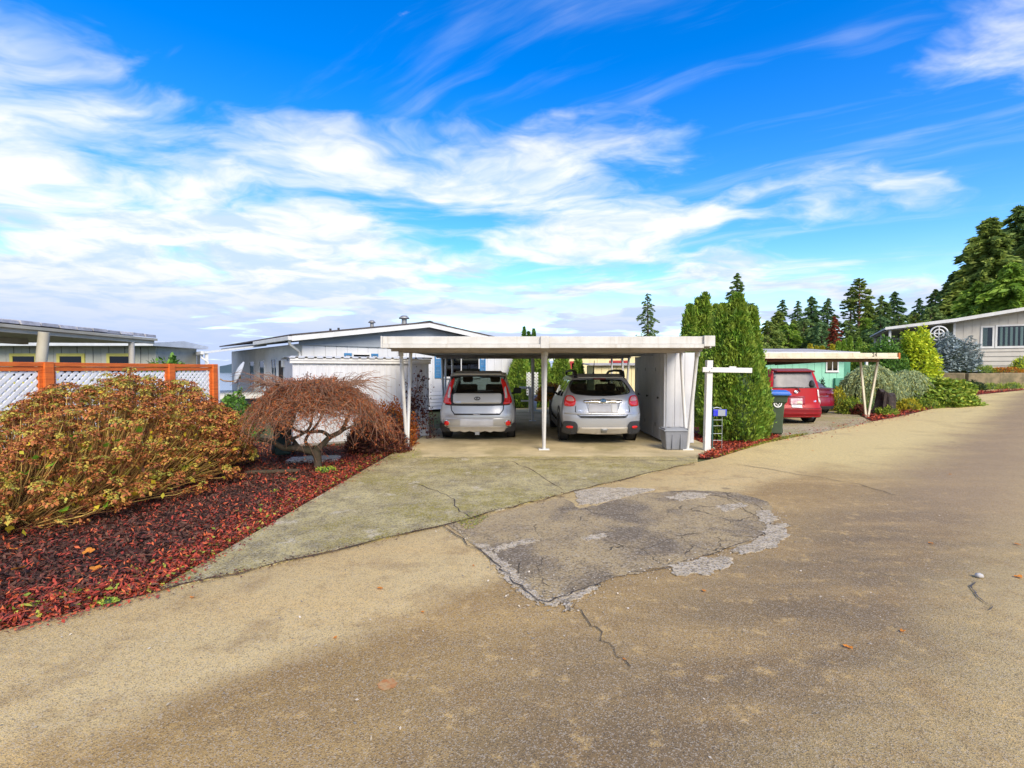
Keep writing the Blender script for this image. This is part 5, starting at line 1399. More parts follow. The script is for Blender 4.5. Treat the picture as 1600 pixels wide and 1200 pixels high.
for sgn in (1, -1):
    o_ = [(.40,.80),(.72,.83),(.84,.80),(.83,.70),(.70,.71),(.42,.76)]; o_ = o_ if sgn > 0 else mirror(o_)
    tl = surf_patch('tail_lamp', o_, yR_, .018, .02, 'lamp_red_dark', sr)
    l_ = [(.60,.815),(.76,.822),(.74,.775),(.62,.77)]; l_ = l_ if sgn > 0 else mirror(l_)
    surf_patch('lamp_lens', l_, yR_, .024, .006, 'lamp_pink', tl)
surf_patch('licence_plate', rrect(-.16,.16,.40,.55,.01), yR_, .012, .006, 'lattice_white', sr)
surf_patch('plate_writing', rrect(-.12,.12,.445,.50,.005), yR_, .016, .002, 'lettering', sr)
surf_patch('trim_line', rrect(.10,.50,.685,.70,.005), yR_, .012, .006, 'chrome', sr)
part('underbody', 'dark_void', sr, lambda b: b.box(-.7,.7,.2,4.2,.2,.4))
for sgn in (1, -1):
    for yy in (.95, 3.75):
        wheel(sr, sgn*.775, yy, .32, .21, sgn); arch(sr, sgn*.885, yy, .33, .36, .39, sgn, 'crimson_paint')

# ------------------------------------------------------------ wheeled bins
def bin_(name, label, loc, rz, bm_, lm, emblem=True, s=1.0):
    t_ = thing(name, label, 'bin', loc, rz)
    def body(b):
        rows = [(.19,.20,.06),(.225,.25,.80),(.275,.30,.86),(.29,.32,1.02)]
        vs = []
        for hx, hy, z in rows: vs += [(-hx*s,-hy*s,z*s),(hx*s,-hy*s,z*s),(hx*s,hy*s,z*s),(-hx*s,hy*s,z*s)]
        b.add(vs, [(0,3,2,1)]+[(4*k+j,4*k+(j+1)%4,4*k+4+(j+1)%4,4*k+4+j) for k in range(3) for j in range(4)]+[(12,13,14,15)])
    part('body', bm_, t_, body, bev=.03, seg=3)
    part('rim', bm_, t_, lambda b: b.box(-.31*s,.31*s,-.34*s,.34*s,1.0*s,1.05*s), bev=.01)
    l_ = part('lid', lm, t_, lambda b: (b.prism([(-.36*s,1.052*s),(.36*s,1.052*s),(.36*s,1.10*s),(.0,1.15*s),(-.34*s,1.12*s)], .64*s, -.32*s, 'x')), bev=.02, seg=3)
    part('lid_lip', lm, l_, lambda b: b.box(-.335*s,.335*s,-.38*s,-.345*s,1.03*s,1.08*s), bev=.008)
    part('handle', bm_, t_, lambda b: b.tube([(-.24*s,.36*s,1.0*s),(-.24*s,.44*s,1.02*s),(.24*s,.44*s,1.02*s),(.24*s,.36*s,1.0*s)], .016, 8))
    for sg in (-1, 1): part('wheel', 'rubber', t_, lambda b: b.lathe([(.0,-.03),(.10,-.03),(.12,-.015),(.12,.015),(.10,.03),(0,.03)], 18, (sg*.25*s,.22*s,.12), 'x'))
    if emblem:
        e = part('emblem_disc', 'white_print', t_, lambda b: b.lathe([(.095,-.276),(.070,-.277)], 24, (.06,0,.82), 'y'), fixn=False)
        for k in range(3):
            a = k*2.094+.5
            part('emblem_arrow', 'white_print', e, lambda b: b.prism([(.06+.045*math.cos(a+q)*m_, .82+.045*math.sin(a+q)*m_) for q, m_ in ((-.7,1.1),(.35,1.1),(.35,1.4),(.95,.85),(.35,.45),(.35,.7),(-.7,.6))], .003, -.2775, 'y'))
    return t_
g = G(1204, 681)
bin_('recycling_bin', 'green wheeled recycling bin with blue lid beside the arborvitae', (g.x+.06, g.y+.05, .01), R(-14), 'bin_green', 'lid_blue')
bin_('garden_bin', 'dark green wheeled bin behind the weeping maple', (-4.42, 9.85, 0), R(20), 'bin_dark', 'bin_dark', False, .72)
# ------------------------------------------------------------ plants
def tubes_np(paths, radii, n=3):
    """paths: (m,k,3), radii: (m,k) -> quads"""
    m, k, _ = paths.shape
    T = np.gradient(paths, axis=1); T /= np.maximum(np.linalg.norm(T, axis=2, keepdims=True), 1e-9)
    ref = np.array((.31,.87,.38)); A = np.cross(T, ref); A /= np.maximum(np.linalg.norm(A, axis=2, keepdims=True), 1e-9); B = np.cross(T, A)
    an = np.arange(n)*2*np.pi/n
    V = paths[:, :, None, :]+(A[:, :, None, :]*np.cos(an)[None, None, :, None]+B[:, :, None, :]*np.sin(an)[None, None, :, None])*radii[:, :, None, None]
    base = np.arange(m)[:, None, None]*(k*n); i = np.arange(k-1)[None, :, None]*n; j = np.arange(n)[None, None, :]; j2 = (j+1) % n
    Q = np.stack([base+i+j, base+i+j2, base+i+n+j2, base+i+n+j], -1).reshape(-1, 4)
    return V.reshape(-1, 3), Q
def bez(p0, p1, p2, k):
    t = np.linspace(0, 1, k)[None, :, None]
    return p0[:, None]*(1-t)**2+p1[:, None]*2*t*(1-t)+p2[:, None]*t*t

def arborvitae(par, H, Rm, seed, n=9000, m='leaf_thuja', off=(0,0), size=.055, name='crown', shape=None):
    """flame-shaped evergreen: upright flat sprays over a lumpy core"""
    r = np.random.default_rng(seed)
    prof = shape or (lambda t: np.minimum(1, .62+t*2.2)*np.power(np.clip(1-t, 0, 1), .66)*(1.05-.05*t)+.012)
    u = r.uniform(0, 1, n)**.9; a = r.uniform(0, 2*np.pi, n)
    base = np.stack([np.cos(a), np.sin(a), u*3], 1)
    lump = 1+.17*wob(base*np.array([1.6,1.6,1.2]), seed, 2.2)+.12*wob(base*np.array([4,4,2.4]), seed+1, 2.5)+.09*wob(base*np.array([9,9,6]), seed+2, 2.5)
    rad = Rm*prof(u)*lump*r.uniform(.78, 1.04, n)
    C = np.stack([off[0]+np.cos(a)*rad, off[1]+np.sin(a)*rad, .05+u*H], 1)
    out = np.stack([np.cos(a), np.sin(a), np.zeros(n)], 1)
    L = out*.45+np.array([0,0,.8])+r.normal(size=(n,3))*.38
    Nn = np.cross(L, out)+r.normal(size=(n,3))*.7
    stray = r.uniform(size=n) < .06
    C[stray] += out[stray]*r.uniform(.02,.09,(stray.sum(),1))
    V, Q = leafquads(C, L, Nn, r.uniform(.6, 1.3, n)*size*np.where(u > .85, 1.5, 1.0), r.uniform(.25, .5, n), r)
    o = npmesh(name, V, Q, m, par)
    # added dark core keeps light from passing straight through
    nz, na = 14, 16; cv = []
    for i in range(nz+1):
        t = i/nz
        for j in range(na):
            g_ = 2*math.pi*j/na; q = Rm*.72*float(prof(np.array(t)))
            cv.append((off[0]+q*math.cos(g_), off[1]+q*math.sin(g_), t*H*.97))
    MB().add(cv, [(i*na+j, i*na+(j+1)%na, (i+1)*na+(j+1)%na, (i+1)*na+j) for i in range(nz) for j in range(na)], True).build('occluder_core', 'leaf_dark', o)
    return o
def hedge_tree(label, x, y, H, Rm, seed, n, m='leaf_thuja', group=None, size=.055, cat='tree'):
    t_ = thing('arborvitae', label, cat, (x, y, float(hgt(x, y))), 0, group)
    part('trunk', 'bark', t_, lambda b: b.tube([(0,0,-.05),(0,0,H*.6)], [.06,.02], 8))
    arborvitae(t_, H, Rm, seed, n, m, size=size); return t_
GA = 'arborvitae planted beside the sign post'
for k, (px, top, Y, w_, lab) in enumerate([
    (1152, 464, 12.0, .56, 'tallest arborvitae in the dense clump behind the sign post'),
    (1129, 480, 12.1, .44, 'arborvitae in the dense clump, on the locker side'),
    (1174, 484, 12.25, .37, 'arborvitae in the dense clump, on the recycling bin side'),
    ]):
    p_ = P(px, top, Y)
    hedge_tree(lab, p_.x, Y, p_.z, w_*1.28, 20+k, 19000, group=GA, size=.05)
for k, (px, top, Y, w_, lab) in enumerate([
    (1078, 480, 15.0, .50, 'broad arborvitae rising directly behind the locker roof corner'),
    (1091, 470, 15.2, .40, 'slim arborvitae second behind the locker'),
    (1102, 462, 15.1, .38, 'tallest slim arborvitae behind the locker'),
    (1118, 480, 15.3, .40, 'short arborvitae between the locker row and the dense clump')]):
    p_ = P(px, top, Y)
    hedge_tree(lab, p_.x, Y, p_.z, w_*1.1, 30+k, 8000, group='arborvitae in a row behind the locker', size=.06)
# hedge behind the parking bay
for k, (x, w_, h_, lab) in enumerate([(.35,.75,2.55,'clipped arborvitae beside the corner of the white home'),(1.25,.7,2.75,'clipped arborvitae above the white lattice'),(2.2,.75,2.6,'clipped arborvitae seen over the silver crossover roof'),(2.95,.45,2.2,'narrow clipped arborvitae beside the red trimmed window')]):
    hedge_tree(lab, x, 22.3+.15*k, h_, w_, 40+k, 9000, 'leaf_thuja', 'hedge behind the parking bay', .06)
for k, (px, top) in enumerate([(819,513),(826,520),(834,516)]):
    p_ = P(px, top, 33)
    hedge_tree(['tallest thin cypress tip showing over the carport roof','shortest thin cypress tip showing over the carport roof','thin cypress tip of middle height over the carport roof'][k], p_.x, 33, p_.z-float(hgt(p_.x,33)), .35, 50+k, 2500, 'leaf_thuja_deep', 'cypress tips over the carport roof', .08)

def conifer(label, px, top, Y, width, seed, m='leaf_fir', n=26, droop=.35, bare=.08, group='conifers on the skyline', pine=False, name='conifer_tree', dens=1.0, bark='bark', topw=.06, base_z=None):
    p_ = P(px, top, Y); bz_ = float(hgt(p_.x, Y)) if base_z is None else base_z
    H = p_.z-bz_; Rm = width/2*Y/800
    t_ = thing(name, label, 'tree', (p_.x, Y, bz_), seed*1.7, group)
    r = np.random.default_rng(seed)
    part('trunk', bark, t_, lambda b: b.tube([(0,0,-.3),(.02*H*r.uniform(-.5,.5),.0,H*.5),(0,0,H*.98)], [H*.018+.06, H*.011+.03, .02], 8))
    Cs = []; Ls = []; br = []; brr = []
    nb = int(n*4.2)
    for k in range(nb):
        t = bare+(1-bare)*(k/nb)**.95; z = H*t*(1 if not pine else 1)
        a = k*2.399+r.uniform(-.4,.4)
        env = np.power(1-t, .75 if not pine else .45)*(1.0 if not pine else min(1, (t-bare)*4+.25))+topw*.5
        ln = Rm*env*r.uniform(.42, 1.18)*(1.0 if r.uniform() > .12 else .5)
        dr = droop*ln*r.uniform(.4, 1.2) if not pine else -ln*r.uniform(.0,.35)
        p0 = np.array([0,0,z]); p2 = np.array([math.cos(a)*ln, math.sin(a)*ln, z-dr]); p1 = (p0+p2)/2+np.array([0,0,ln*.15])
        br.append((p0,p1,p2)); brr.append(.012*H*.12+.004*ln)
        mcount = max(10, int((24+ln*24)*dens))
        s = r.uniform(.22 if not pine else .5, 1, mcount)**.8
        pos = ((1-s)**2)[:, None]*p0+(2*s*(1-s))[:, None]*p1+(s*s)[:, None]*p2
        side = np.array([-math.sin(a), math.cos(a), 0])
        sp = (1-s*.75)*ln*.28 if not pine else ln*.28
        pos = pos+side*(r.uniform(-1,1,mcount)*sp)[:, None]+np.array([0,0,1])*(r.normal(size=mcount)*ln*.05-abs(r.normal(size=mcount))*ln*.07*(0 if pine else 1))[:, None]
        Cs.append(pos); Ls.append(np.tile(p2-p0, (mcount,1))/ln+side*r.uniform(-1,1,(mcount,1))*.8+r.normal(size=(mcount,3))*.25)
    C = np.concatenate(Cs); L = np.concatenate(Ls); Nn = r.normal(size=(len(C),3))*1.0+np.array([0,0,.6])
    sz = max(.085, Rm*.062)
    V, Q = leafquads(C, L, Nn, r.uniform(.6,1.35,len(C))*sz, r.uniform(.25,.45,len(C)), r)
    npmesh('crown', V, Q, m, t_)
    a0, a1, a2 = (np.array([q[i] for q in br]) for i in range(3))
    pv, pq = tubes_np(bez(a0, a1, a2, 4), np.array(brr)[:, None]*np.array([1,.8,.5,.15])[None], 3)
    npmesh('branches', pv, pq, bark, t_)
    return t_
CF = [
 ('lone shaggy fir standing clear above the carport roof', 1012, 458, 55, 46, 'leaf_conifer', dict(droop=.25, topw=.25)),
 ('tall fir with open top rising behind the arborvitae clump', 1152, 426, 48, 84, 'leaf_conifer', dict(droop=.25, n=22)),
 ('thin spired fir behind the yellowish broad conifer', 1223, 468, 75, 52, 'leaf_fir', {}),
 ('yellowish green broad conifer beside the arborvitae clump', 1216, 486, 58, 74, 'leaf_conifer_warm', dict(dens=1.5)),
 ('slim pointed fir left of the tall dark spruce', 1247, 470, 70, 48, 'leaf_fir', {}),
 ('dark dense spruce with sharp spire over the mint roof', 1268, 463, 56, 66, 'leaf_fir', dict(dens=1.6)),
 ('narrow dark fir between the spruce and the red tree', 1294, 466, 62, 56, 'leaf_fir', dict(dens=1.3)),
 ('green mid height conifer below the spruce beside the red tree', 1240, 500, 50, 60, 'leaf_conifer_warm', dict(dens=1.5)),
 ('russet red pointed tree standing among the green conifers', 1304, 494, 44, 44, 'leaf_redtree', dict(dens=1.8, bare=.02)),
 ('bushy green conifer behind the tall bare trunked pine', 1358, 470, 58, 66, 'leaf_conifer_warm', dict(dens=1.5)),
 ('dark fir with twin shoulder beside the pine', 1378, 462, 62, 62, 'leaf_conifer', dict(dens=1.3)),
 ('dark green fir third from the pine', 1398, 456, 64, 66, 'leaf_fir', dict(dens=1.3)),
 ('small dark fir just past the porch roof corner', 1437, 466, 60, 54, 'leaf_fir', dict(dens=1.3)),
 ('dark open fir over the porch roof', 1462, 452, 56, 70, 'leaf_conifer', {}),
 ('layered dark cedar behind the beige home porch', 1492, 424, 52, 100, 'leaf_conifer', dict(dens=1.3)),
 ('tall green fir with ragged spire behind the beige home', 1547, 342, 50, 150, 'leaf_conifer_warm', dict(dens=1.7, n=32, droop=.3)),
 ('tall dark fir leaning out beyond the beige home roof', 1592, 322, 54, 150, 'leaf_conifer', dict(dens=1.3, n=32)),
 ('bright green spreading conifer low behind the beige home roof', 1580, 412, 44, 150, 'leaf_bright', dict(dens=1.8)),
 ('bright green conifer filling the gap behind the beige roof slope', 1527, 440, 46, 110, 'leaf_bright', dict(dens=1.6)),
 ('large green fir standing beyond the right end of the beige home', 1650, 330, 50, 190, 'leaf_conifer_warm', dict(dens=1.6)),
]
for k, (lab, px, top, Y, w_, m_, kw) in enumerate(CF):
    conifer(lab, px, top, Y, w_*1.4, 100+k, m_, **kw)
# the lower, nearer wood that closes the gaps under the spires
FW = [(1200,500,'leaf_conifer_warm','bushy yellow green conifer just past the arborvitae clump'),(1232,505,'leaf_bright','light green broad conifer at the foot of the slim fir'),(1256,498,'leaf_conifer','deep green conifer at the foot of the dark spruce'),
      (1284,503,'leaf_fir','blue green conifer beside the russet tree'),(1326,500,'leaf_conifer','green conifer at the foot of the pines beside the russet tree'),(1352,496,'leaf_bright','light green conifer behind the two pines'),
      (1376,492,'leaf_fir','blue green conifer past the two pines'),(1404,490,'leaf_conifer','green conifer behind the rounded yew'),(1430,488,'leaf_conifer_warm','yellow green conifer behind the golden dwarf conifer'),(1455,478,'leaf_conifer','green conifer behind the porch roof end')]
for k, (px, top, m_, lab) in enumerate(FW):
    conifer(lab, px, top, 47+1.3*(k % 3), 78, 160+k, m_, n=18, dens=1.8, bare=.02, topw=.5, group='lower conifers under the skyline')
conifer('tall pine with bare reddish trunk above the red tree', 1343, 436, 50, 66, 140, 'leaf_conifer_warm', n=22, bare=.55, pine=True, name='pine_tree', bark='bark_pine', dens=1.8)
conifer('second pine with bare reddish trunk beside the red tree', 1330, 452, 51, 50, 141, 'leaf_conifer', n=18, bare=.55, pine=True, name='pine_tree', bark='bark_pine', dens=1.6)

def shrub(name, label, x, y, z0, rx, ry, h, m, seed, n=6000, size=.05, asp=.45, lump=.14, group=None, upright=.3, core='leaf_dark', cat='shrub', flat=0.0):
    t_ = thing(name, label, cat, (x, y, z0), 0, group); r = np.random.default_rng(seed)
    d = rdir(n, r); d[:, 2] = np.abs(d[:, 2])*1.05-.12; 
    lm = 1+lump*wob(d*2.4, seed, 2.0)+lump*.6*wob(d*6, seed+1, 2.0)
    rr = r.uniform(.72, 1.03, n)*lm
    C = np.stack([d[:,0]*rx*rr, d[:,1]*ry*rr, np.maximum(.03, h*.12+d[:,2]*h*.88*rr)], 1)
    L = d*np.array([1,1,.5])+np.array([0,0,upright])+r.normal(size=(n,3))*.6
    if flat: L[:, 2] *= (1-flat)
    Nn = d+r.normal(size=(n,3))*.7
    if flat: Nn = np.array([0,0,1])*flat*2+Nn
    V, Q = leafquads(C, L, Nn, r.uniform(.6,1.35,n)*size, asp*r.uniform(.7,1.3,n), r)
    npmesh('foliage', V, Q, m, t_)
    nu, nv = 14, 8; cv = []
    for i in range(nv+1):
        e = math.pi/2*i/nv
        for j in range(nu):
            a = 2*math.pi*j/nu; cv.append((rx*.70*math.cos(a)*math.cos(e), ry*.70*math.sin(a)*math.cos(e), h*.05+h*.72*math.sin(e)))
    MB().add(cv, [(i*nu+j, i*nu+(j+1)%nu, (i+1)*nu+(j+1)%nu, (i+1)*nu+j) for i in range(nv) for j in range(nu)], True).build('occluder_core', core, t_)  # dark dome added inside the leaves to block light
    return t_
def weeping(name, label, x, y, z0, rx, ry, h, m, seed, n=420, group=None, cat='shrub'):
    """trailing evergreen: arching whips hung with needles"""
    t_ = thing(name, label, cat, (x, y, z0), 0, group); r = np.random.default_rng(seed)
    a = r.uniform(0, 2*np.pi, n); q = r.uniform(.25, 1, n)**.6
    p0 = np.stack([np.cos(a)*rx*.2*q, np.sin(a)*ry*.2*q, h*r.uniform(.75,1.0,n)], 1)
    p2 = np.stack([np.cos(a)*rx*q, np.sin(a)*ry*q, h*r.uniform(.02,.55,n)*(1.1-q*.4)], 1)
    p1 = np.stack([np.cos(a)*rx*q*.85, np.sin(a)*ry*q*.85, h*r.uniform(.9,1.12,n)*(1.05-.25*q)], 1)
    path = bez(p0, p1, p2, 8)+r.normal(size=(n,8,3))*.02
    V, Q = tubes_np(path, np.full((n,8), .0045), 3); npmesh('branches', V, Q, 'leaf_cedar', t_)
    kk = 40; ti = r.uniform(0, 6.99, (n,kk)); i0 = ti.astype(int); f = (ti-i0)[..., None]
    ar = np.arange(n)[:, None]
    C = (path[ar, i0]*(1-f)+path[ar, i0+1]*f).reshape(-1,3)+r.normal(size=(n*kk,3))*.03
    D = (path[ar, i0+1]-path[ar, i0]).reshape(-1,3); D = nrm(D)+r.normal(size=D.shape)*.45
    V, Q = leafquads(C, D, rdir(len(C), r), r.uniform(.03,.07,len(C)), .34, r); npmesh('needles', V, Q, m, t_)
    part('trunk', 'bark', t_, lambda b: b.tube([(0,0,-.05),(.08,.0,h*.4),(0,.05,h*.8)], [.08,.06,.04], 8))
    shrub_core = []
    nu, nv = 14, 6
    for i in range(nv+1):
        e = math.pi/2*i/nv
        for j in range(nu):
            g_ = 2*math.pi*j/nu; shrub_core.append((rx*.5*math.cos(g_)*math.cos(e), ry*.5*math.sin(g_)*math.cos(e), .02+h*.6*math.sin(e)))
    MB().add(shrub_core, [(i*nu+j, i*nu+(j+1)%nu, (i+1)*nu+(j+1)%nu, (i+1)*nu+j) for i in range(nv) for j in range(nu)], True).build('occluder_core', 'leaf_thuja_deep', t_)  # dark dome added under the whips as a light blocker
    return t_
def at(px, py, Y): q = P(px, py, Y); return q.x, Y, float(hgt(q.x, Y))
# right-hand garden
x, y, z = at(1362, 600, 20.5); weeping('weeping_cedar', 'grey green weeping cedar mound behind the carport V posts', x, y, z, 1.4, 1.0, 1.75, 'leaf_cedar', 1)
x, y, z = at(1420, 600, 21.2); weeping('weeping_cedar', 'grey green weeping cedar mound behind the dark stump', x, y, z, 1.15, .9, 1.45, 'leaf_cedar', 2, 380)
x, y, z = at(1466, 600, 21.0); shrub('leafy_shrub', 'sprawling bright green leafy shrub at the bend of the road', x, y, z, 1.5, 1.15, 1.2, 'leaf_lawn', 3, 7000, .075, .6, upright=.1, flat=.5)
x, y, z = at(1432, 600, 27.5); shrub('golden_conifer', 'round golden yellow dwarf conifer beside the blue spruce', x, y, 1.0, 1.0, .9, 2.75, 'leaf_gold', 4, 8000, .085, .5, .2, flat=.4)
x, y, z = at(1490, 600, 29.0); shrub('blue_spruce', 'broad silvery blue dwarf spruce beside the beige home', x, y, 1.5, 1.3, 1.0, 2.15, 'leaf_bluespruce', 5, 8000, .095, .35, .2, flat=.6)
x, y, z = at(1385, 600, 27.5); shrub('clipped_shrub', 'rounded dark green yew between the thin cypresses and golden conifer', x, y, z, 1.25, 1.0, 3.1, 'leaf_thuja_deep', 6, 7000, .08)
x, y, z = at(1355, 600, 28.5); shrub('clipped_shrub', 'rounded mid green shrub beside the yew behind the cream carport', x, y, z, 1.2, .9, 2.95, 'leaf_thuja', 7, 6000, .08)
for k, (px, top) in enumerate([(1266,540),(1276,543),(1285,543),(1300,541),(1310,536),(1318,534),(1328,528),(1343,530)]):
    p_ = P(px, top, 34)
    hedge_tree('small golden tipped cypress in the row above the mint roof' if k < 4 else 'small bright green cypress in the row above the mint roof', p_.x, 34, p_.z-float(hgt(p_.x,34)), .42, 60+k, 2200, 'leaf_yellow' if k < 4 else 'leaf_bright', 'small cypresses above the mint roof', .09)
for k, (px, py, Y, rx, h_, m_, lab) in enumerate([
    (1308, 610, 20.3, .38, .95, 'leaf_yellow', 'golden feathery shrub beside the crimson sedan'),
    (1330, 630, 18.9, .42, .62, 'leaf_lawn', 'low yellow green grass clump beside the V posts'),
    (1342, 635, 18.6, .28, .40, 'leaf_barberry', 'small red leaved shrub between the V posts'),
    (1385, 640, 18.2, .35, .32, 'leaf_lawn', 'low green tuft at the foot of the dark stump'),
    (1418, 640, 19.6, .45, .48, 'leaf_yellow', 'low golden shrub past the dark stump'),
    (1450, 636, 20.2, .5, .42, 'leaf_lawn', 'yellow green ground cover along the bend kerb'),
    (1284, 590, 23.6, .25, 1.15, 'leaf_dark', 'thin leafy plant against the mint wall'),
    (1530, 585, 28.5, .9, .45, 'leaf_lawn', 'low green planting on top of the retaining wall'),
    (1570, 580, 28.2, .9, .35, 'leaf_orange', 'low rusty planting on top of the retaining wall'),
    (1594, 575, 28.6, .45, 1.05, 'leaf_gold', 'yellow leaved shrub under the beige home window'),
    (1520, 592, 27.0, .55, .55, 'leaf_dark', 'dark clipped mound at the end of the retaining wall'),
    ]):
    x, y, z = at(px, py, Y)
    if Y > 28: z = 1.48
    shrub('garden_shrub', lab, x, y, z, rx, rx*.9, h_, m_, 80+k, 1500, .05, .3, .2, upright=.8)
for k, (px, py, Y, lab) in enumerate([(1520,606,26.9,'tuft of dry grass at the near end of the retaining wall foot'),(1548,606,27.0,'second tuft of dry grass along the retaining wall foot'),(1582,605,26.8,'tuft of dry grass at the wall foot below the wide window'),(1500,600,27.6,'wide dry grass clump below the blue spruce')]):
    x, y, z = at(px, py, Y); shrub('grass_tuft', lab, x, y, z, .6, .25, .35, 'leaf_lawn', 260+k, 700, .06, .16, .3, upright=1.2, group='grass along the retaining wall')
x, y, z = at(1382, 640, 18.4)
st2 = thing('tree_stump', 'dark charred looking tree stump behind the carport V posts', 'stump', (x, y, z))
def stumpf(b):
    n, rows = 26, 12; vs = []; r = random.Random(2); ph = [r.uniform(0,6.28) for _ in range(6)]
    for i in range(rows+1):
        t = i/rows
        for j in range(n):
            a = 2*math.pi*j/n
            rr = (.30+.16*math.exp(-t*5))*(1+.13*math.sin(3*a+ph[0]+t*2)+.09*math.sin(7*a+ph[1]+t)+.06*math.sin(11*a+ph[2]+t*5))*(1-.12*t)
            vs.append((rr*math.cos(a)+.08*t, rr*math.sin(a), t*(.84+.12*math.cos(a-2.4)+.05*math.sin(a*5+ph[3]))-.04))
    vs.append((.08,0,.80))
    b.add(vs, [(i*n+j, i*n+(j+1)%n, (i+1)*n+(j+1)%n, (i+1)*n+j) for i in range(rows) for j in range(n)]+[(rows*n+j, rows*n+(j+1)%n, len(vs)-1) for j in range(n)])
part('wood', 'stump', st2, stumpf)
# border behind the bay
x, y, z = at(862, 640, 19.6); shrub('orange_shrub', 'bright orange and yellow autumn shrub behind the parking bay', x, y, .45, .62, .5, .75, 'leaf_orange', 95, 3000, .04)
for k, dx_ in enumerate((-.28, .02, .30)):
    o = MB().tube([(x+dx_, y-.1, 0), (x+dx_, y-.1, .45+.03*k)], .11, 10).build('log_stump', 'bark'); tagp(o, 'upright log under the orange autumn shrub', 'log', 'logs under the orange shrub')
gt = thing('garden_gate', 'white wooden post and arm in front of the hedge', 'gate', (P(826,640,19.9).x, 19.9, 0))
boxp('post', 'lattice_white', gt, .0, .12, -.05, .05, 0, 1.0, bev=.005); boxp('arm', 'lattice_white', gt, -.36, -.001, -.04, .04, .92, 1.0, bev=.005); boxp('brace', 'lattice_white', gt, -.30, -.002, -.03, .03, .42, .48, bev=.005)
lt = thing('lattice_screen', 'small white lattice screen leaning against the hedge', 'lattice', (P(831,612,21.2).x, 21.2, .6))
for sl in (1, -1):
    q = -1.0
    while q < 1.9:
        sg = clipseg(q, sl, -.22, .26, .0, .95)
        if sg: (ax, az), (bx2, bz) = sg; MB().bar((ax, sl*.006, az), (bx2, sl*.006, bz), .035, .01, up=(0,1,0)).build('lattice_slat', 'lattice_white', lt)
        q += .12
wb = thing('white_bucket', 'white bucket standing behind the garden gate', 'bucket', (P(833,640,20.6).x, 20.6, 0))
part('shell', 'lattice_white', wb, lambda b: b.lathe([(0,0),(.13,0),(.16,.62),(.14,.62),(.12,.03),(0,.03)], 18)); part('rim', 'gutter_grey', wb, lambda b: b.lathe([(.155,.60),(.172,.60),(.172,.635),(.155,.635),(.155,.60)], 18))

# left-hand garden ------------------------------------------------
shrub('evergreen_shrub', 'round glossy green shrub beyond the end of the orange fence', P(262,560,17).x, 17, 0, 1.1, 1.0, 2.05, 'leaf_thuja_deep', 97, 3500, .10, .5, .2)
shrub('garden_shrub', 'small green shrub below the satellite dish', P(368,605,12.2).x, 12.2, 0, .42, .4, 1.28, 'leaf_thuja_deep', 98, 1600, .05, .5, .25)
x, y, z = at(588, 640, 10.35); shrub('barberry', 'rounded dark red barberry at the foot of the carport post', x-.02, y, 0, .66, .55, .86, 'leaf_barberry', 99, 9000, .028, .5, .14, upright=.4, core='stump')
x, y, z = at(610, 640, 10.75); shrub('barberry', 'rust orange twiggy spirea behind the barberry', x-.05, y+.25, 0, .6, .42, 1.06, 'leaf_rust', 199, 5000, .026, .4, .2, upright=.8, core='stump')
# vine on the shed end
vn = thing('vine', 'dark red leaved vine climbing the metal shed corner', 'vine', (-2.13, 12.55, 0))
r = np.random.default_rng(11); pth = []
for k in range(16):
    sx0 = r.uniform(-.35, .30); zt = r.uniform(.7, 1.75)
    pth.append(([sx0, -.25+r.uniform(-.1,.1), 0], [sx0+r.uniform(-.25,.25), -.35+r.uniform(-.1,.1), zt*.5], [-.25+.35*(zt/1.75-.5)+r.uniform(-.25,.22), -.35+r.uniform(-.15,.1), zt]))
pth = np.array(pth); path = bez(pth[:,0], pth[:,1], pth[:,2], 10)+r.normal(size=(16,10,3))*.025
V, Q = tubes_np(path, np.full((16,10), .006), 3); npmesh('stems', V, Q, 'twig', vn)
C = path[r.integers(0,16,900), r.integers(1,10,900)]+r.normal(size=(900,3))*np.array([.07,.05,.07])
V, Q = leafquads(C, rdir(900, r), rdir(900, r), r.uniform(.02,.04,900), .6, r); npmesh('leaves', V, Q, 'leaf_vine', vn, kind='stuff')

# weeping maple
mp = thing('weeping_maple', 'bare weeping laceleaf maple with mossy twisted trunk', 'tree', (-3.26, 8.55, 0))
br = [ [(0,0,-.05,.085),(.0,.0,.14,.075),(-.02,.0,.26,.085),(-.08,-.02,.33,.075)],
       [(-.06,0,.28,.07),(-.30,-.05,.36,.062),(-.55,-.02,.36,.058),(-.80,.06,.46,.05),(-1.02,.1,.50,.04),(-1.05,.15,.58,.03),(-.98,.2,.64,.018)],
       [(-.30,-.04,.36,.05),(-.45,.1,.48,.04),(-.62,.18,.62,.034),(-.80,.2,.80,.026),(-.9,.2,.98,.016)],
       [(-.04,.0,.30,.07),(.08,.02,.42,.06),(.20,.04,.54,.052),(.38,.06,.64,.046),(.46,.08,.80,.04),(.52,.1,.98,.03),(.50,.12,1.15,.02)],
       [(.20,.04,.54,.042),(.05,.06,.63,.036),(-.18,.04,.62,.032),(-.36,.0,.66,.026),(-.5,-.05,.82,.018)],
       [(-.55,-.02,.36,.04),(-.42,-.10,.50,.034),(-.22,-.14,.60,.03),(-.08,-.12,.72,.026),(-.05,-.08,.95,.02),(-.10,0,1.2,.012)],
       [(-.1,.0,.33,.045),(-.22,.05,.45,.034),(-.18,.08,.58,.03),(-.02,.1,.78,.024),(.08,.1,1.02,.018),(.0,.1,1.3,.01)],
       [(.38,.06,.64,.03),(.62,.0,.74,.024),(.85,-.05,.82,.016),(1.05,-.05,.78,.01)],
       [(-.8,.06,.46,.03),(-1.1,-.05,.55,.022),(-1.25,-.1,.72,.014)] ]
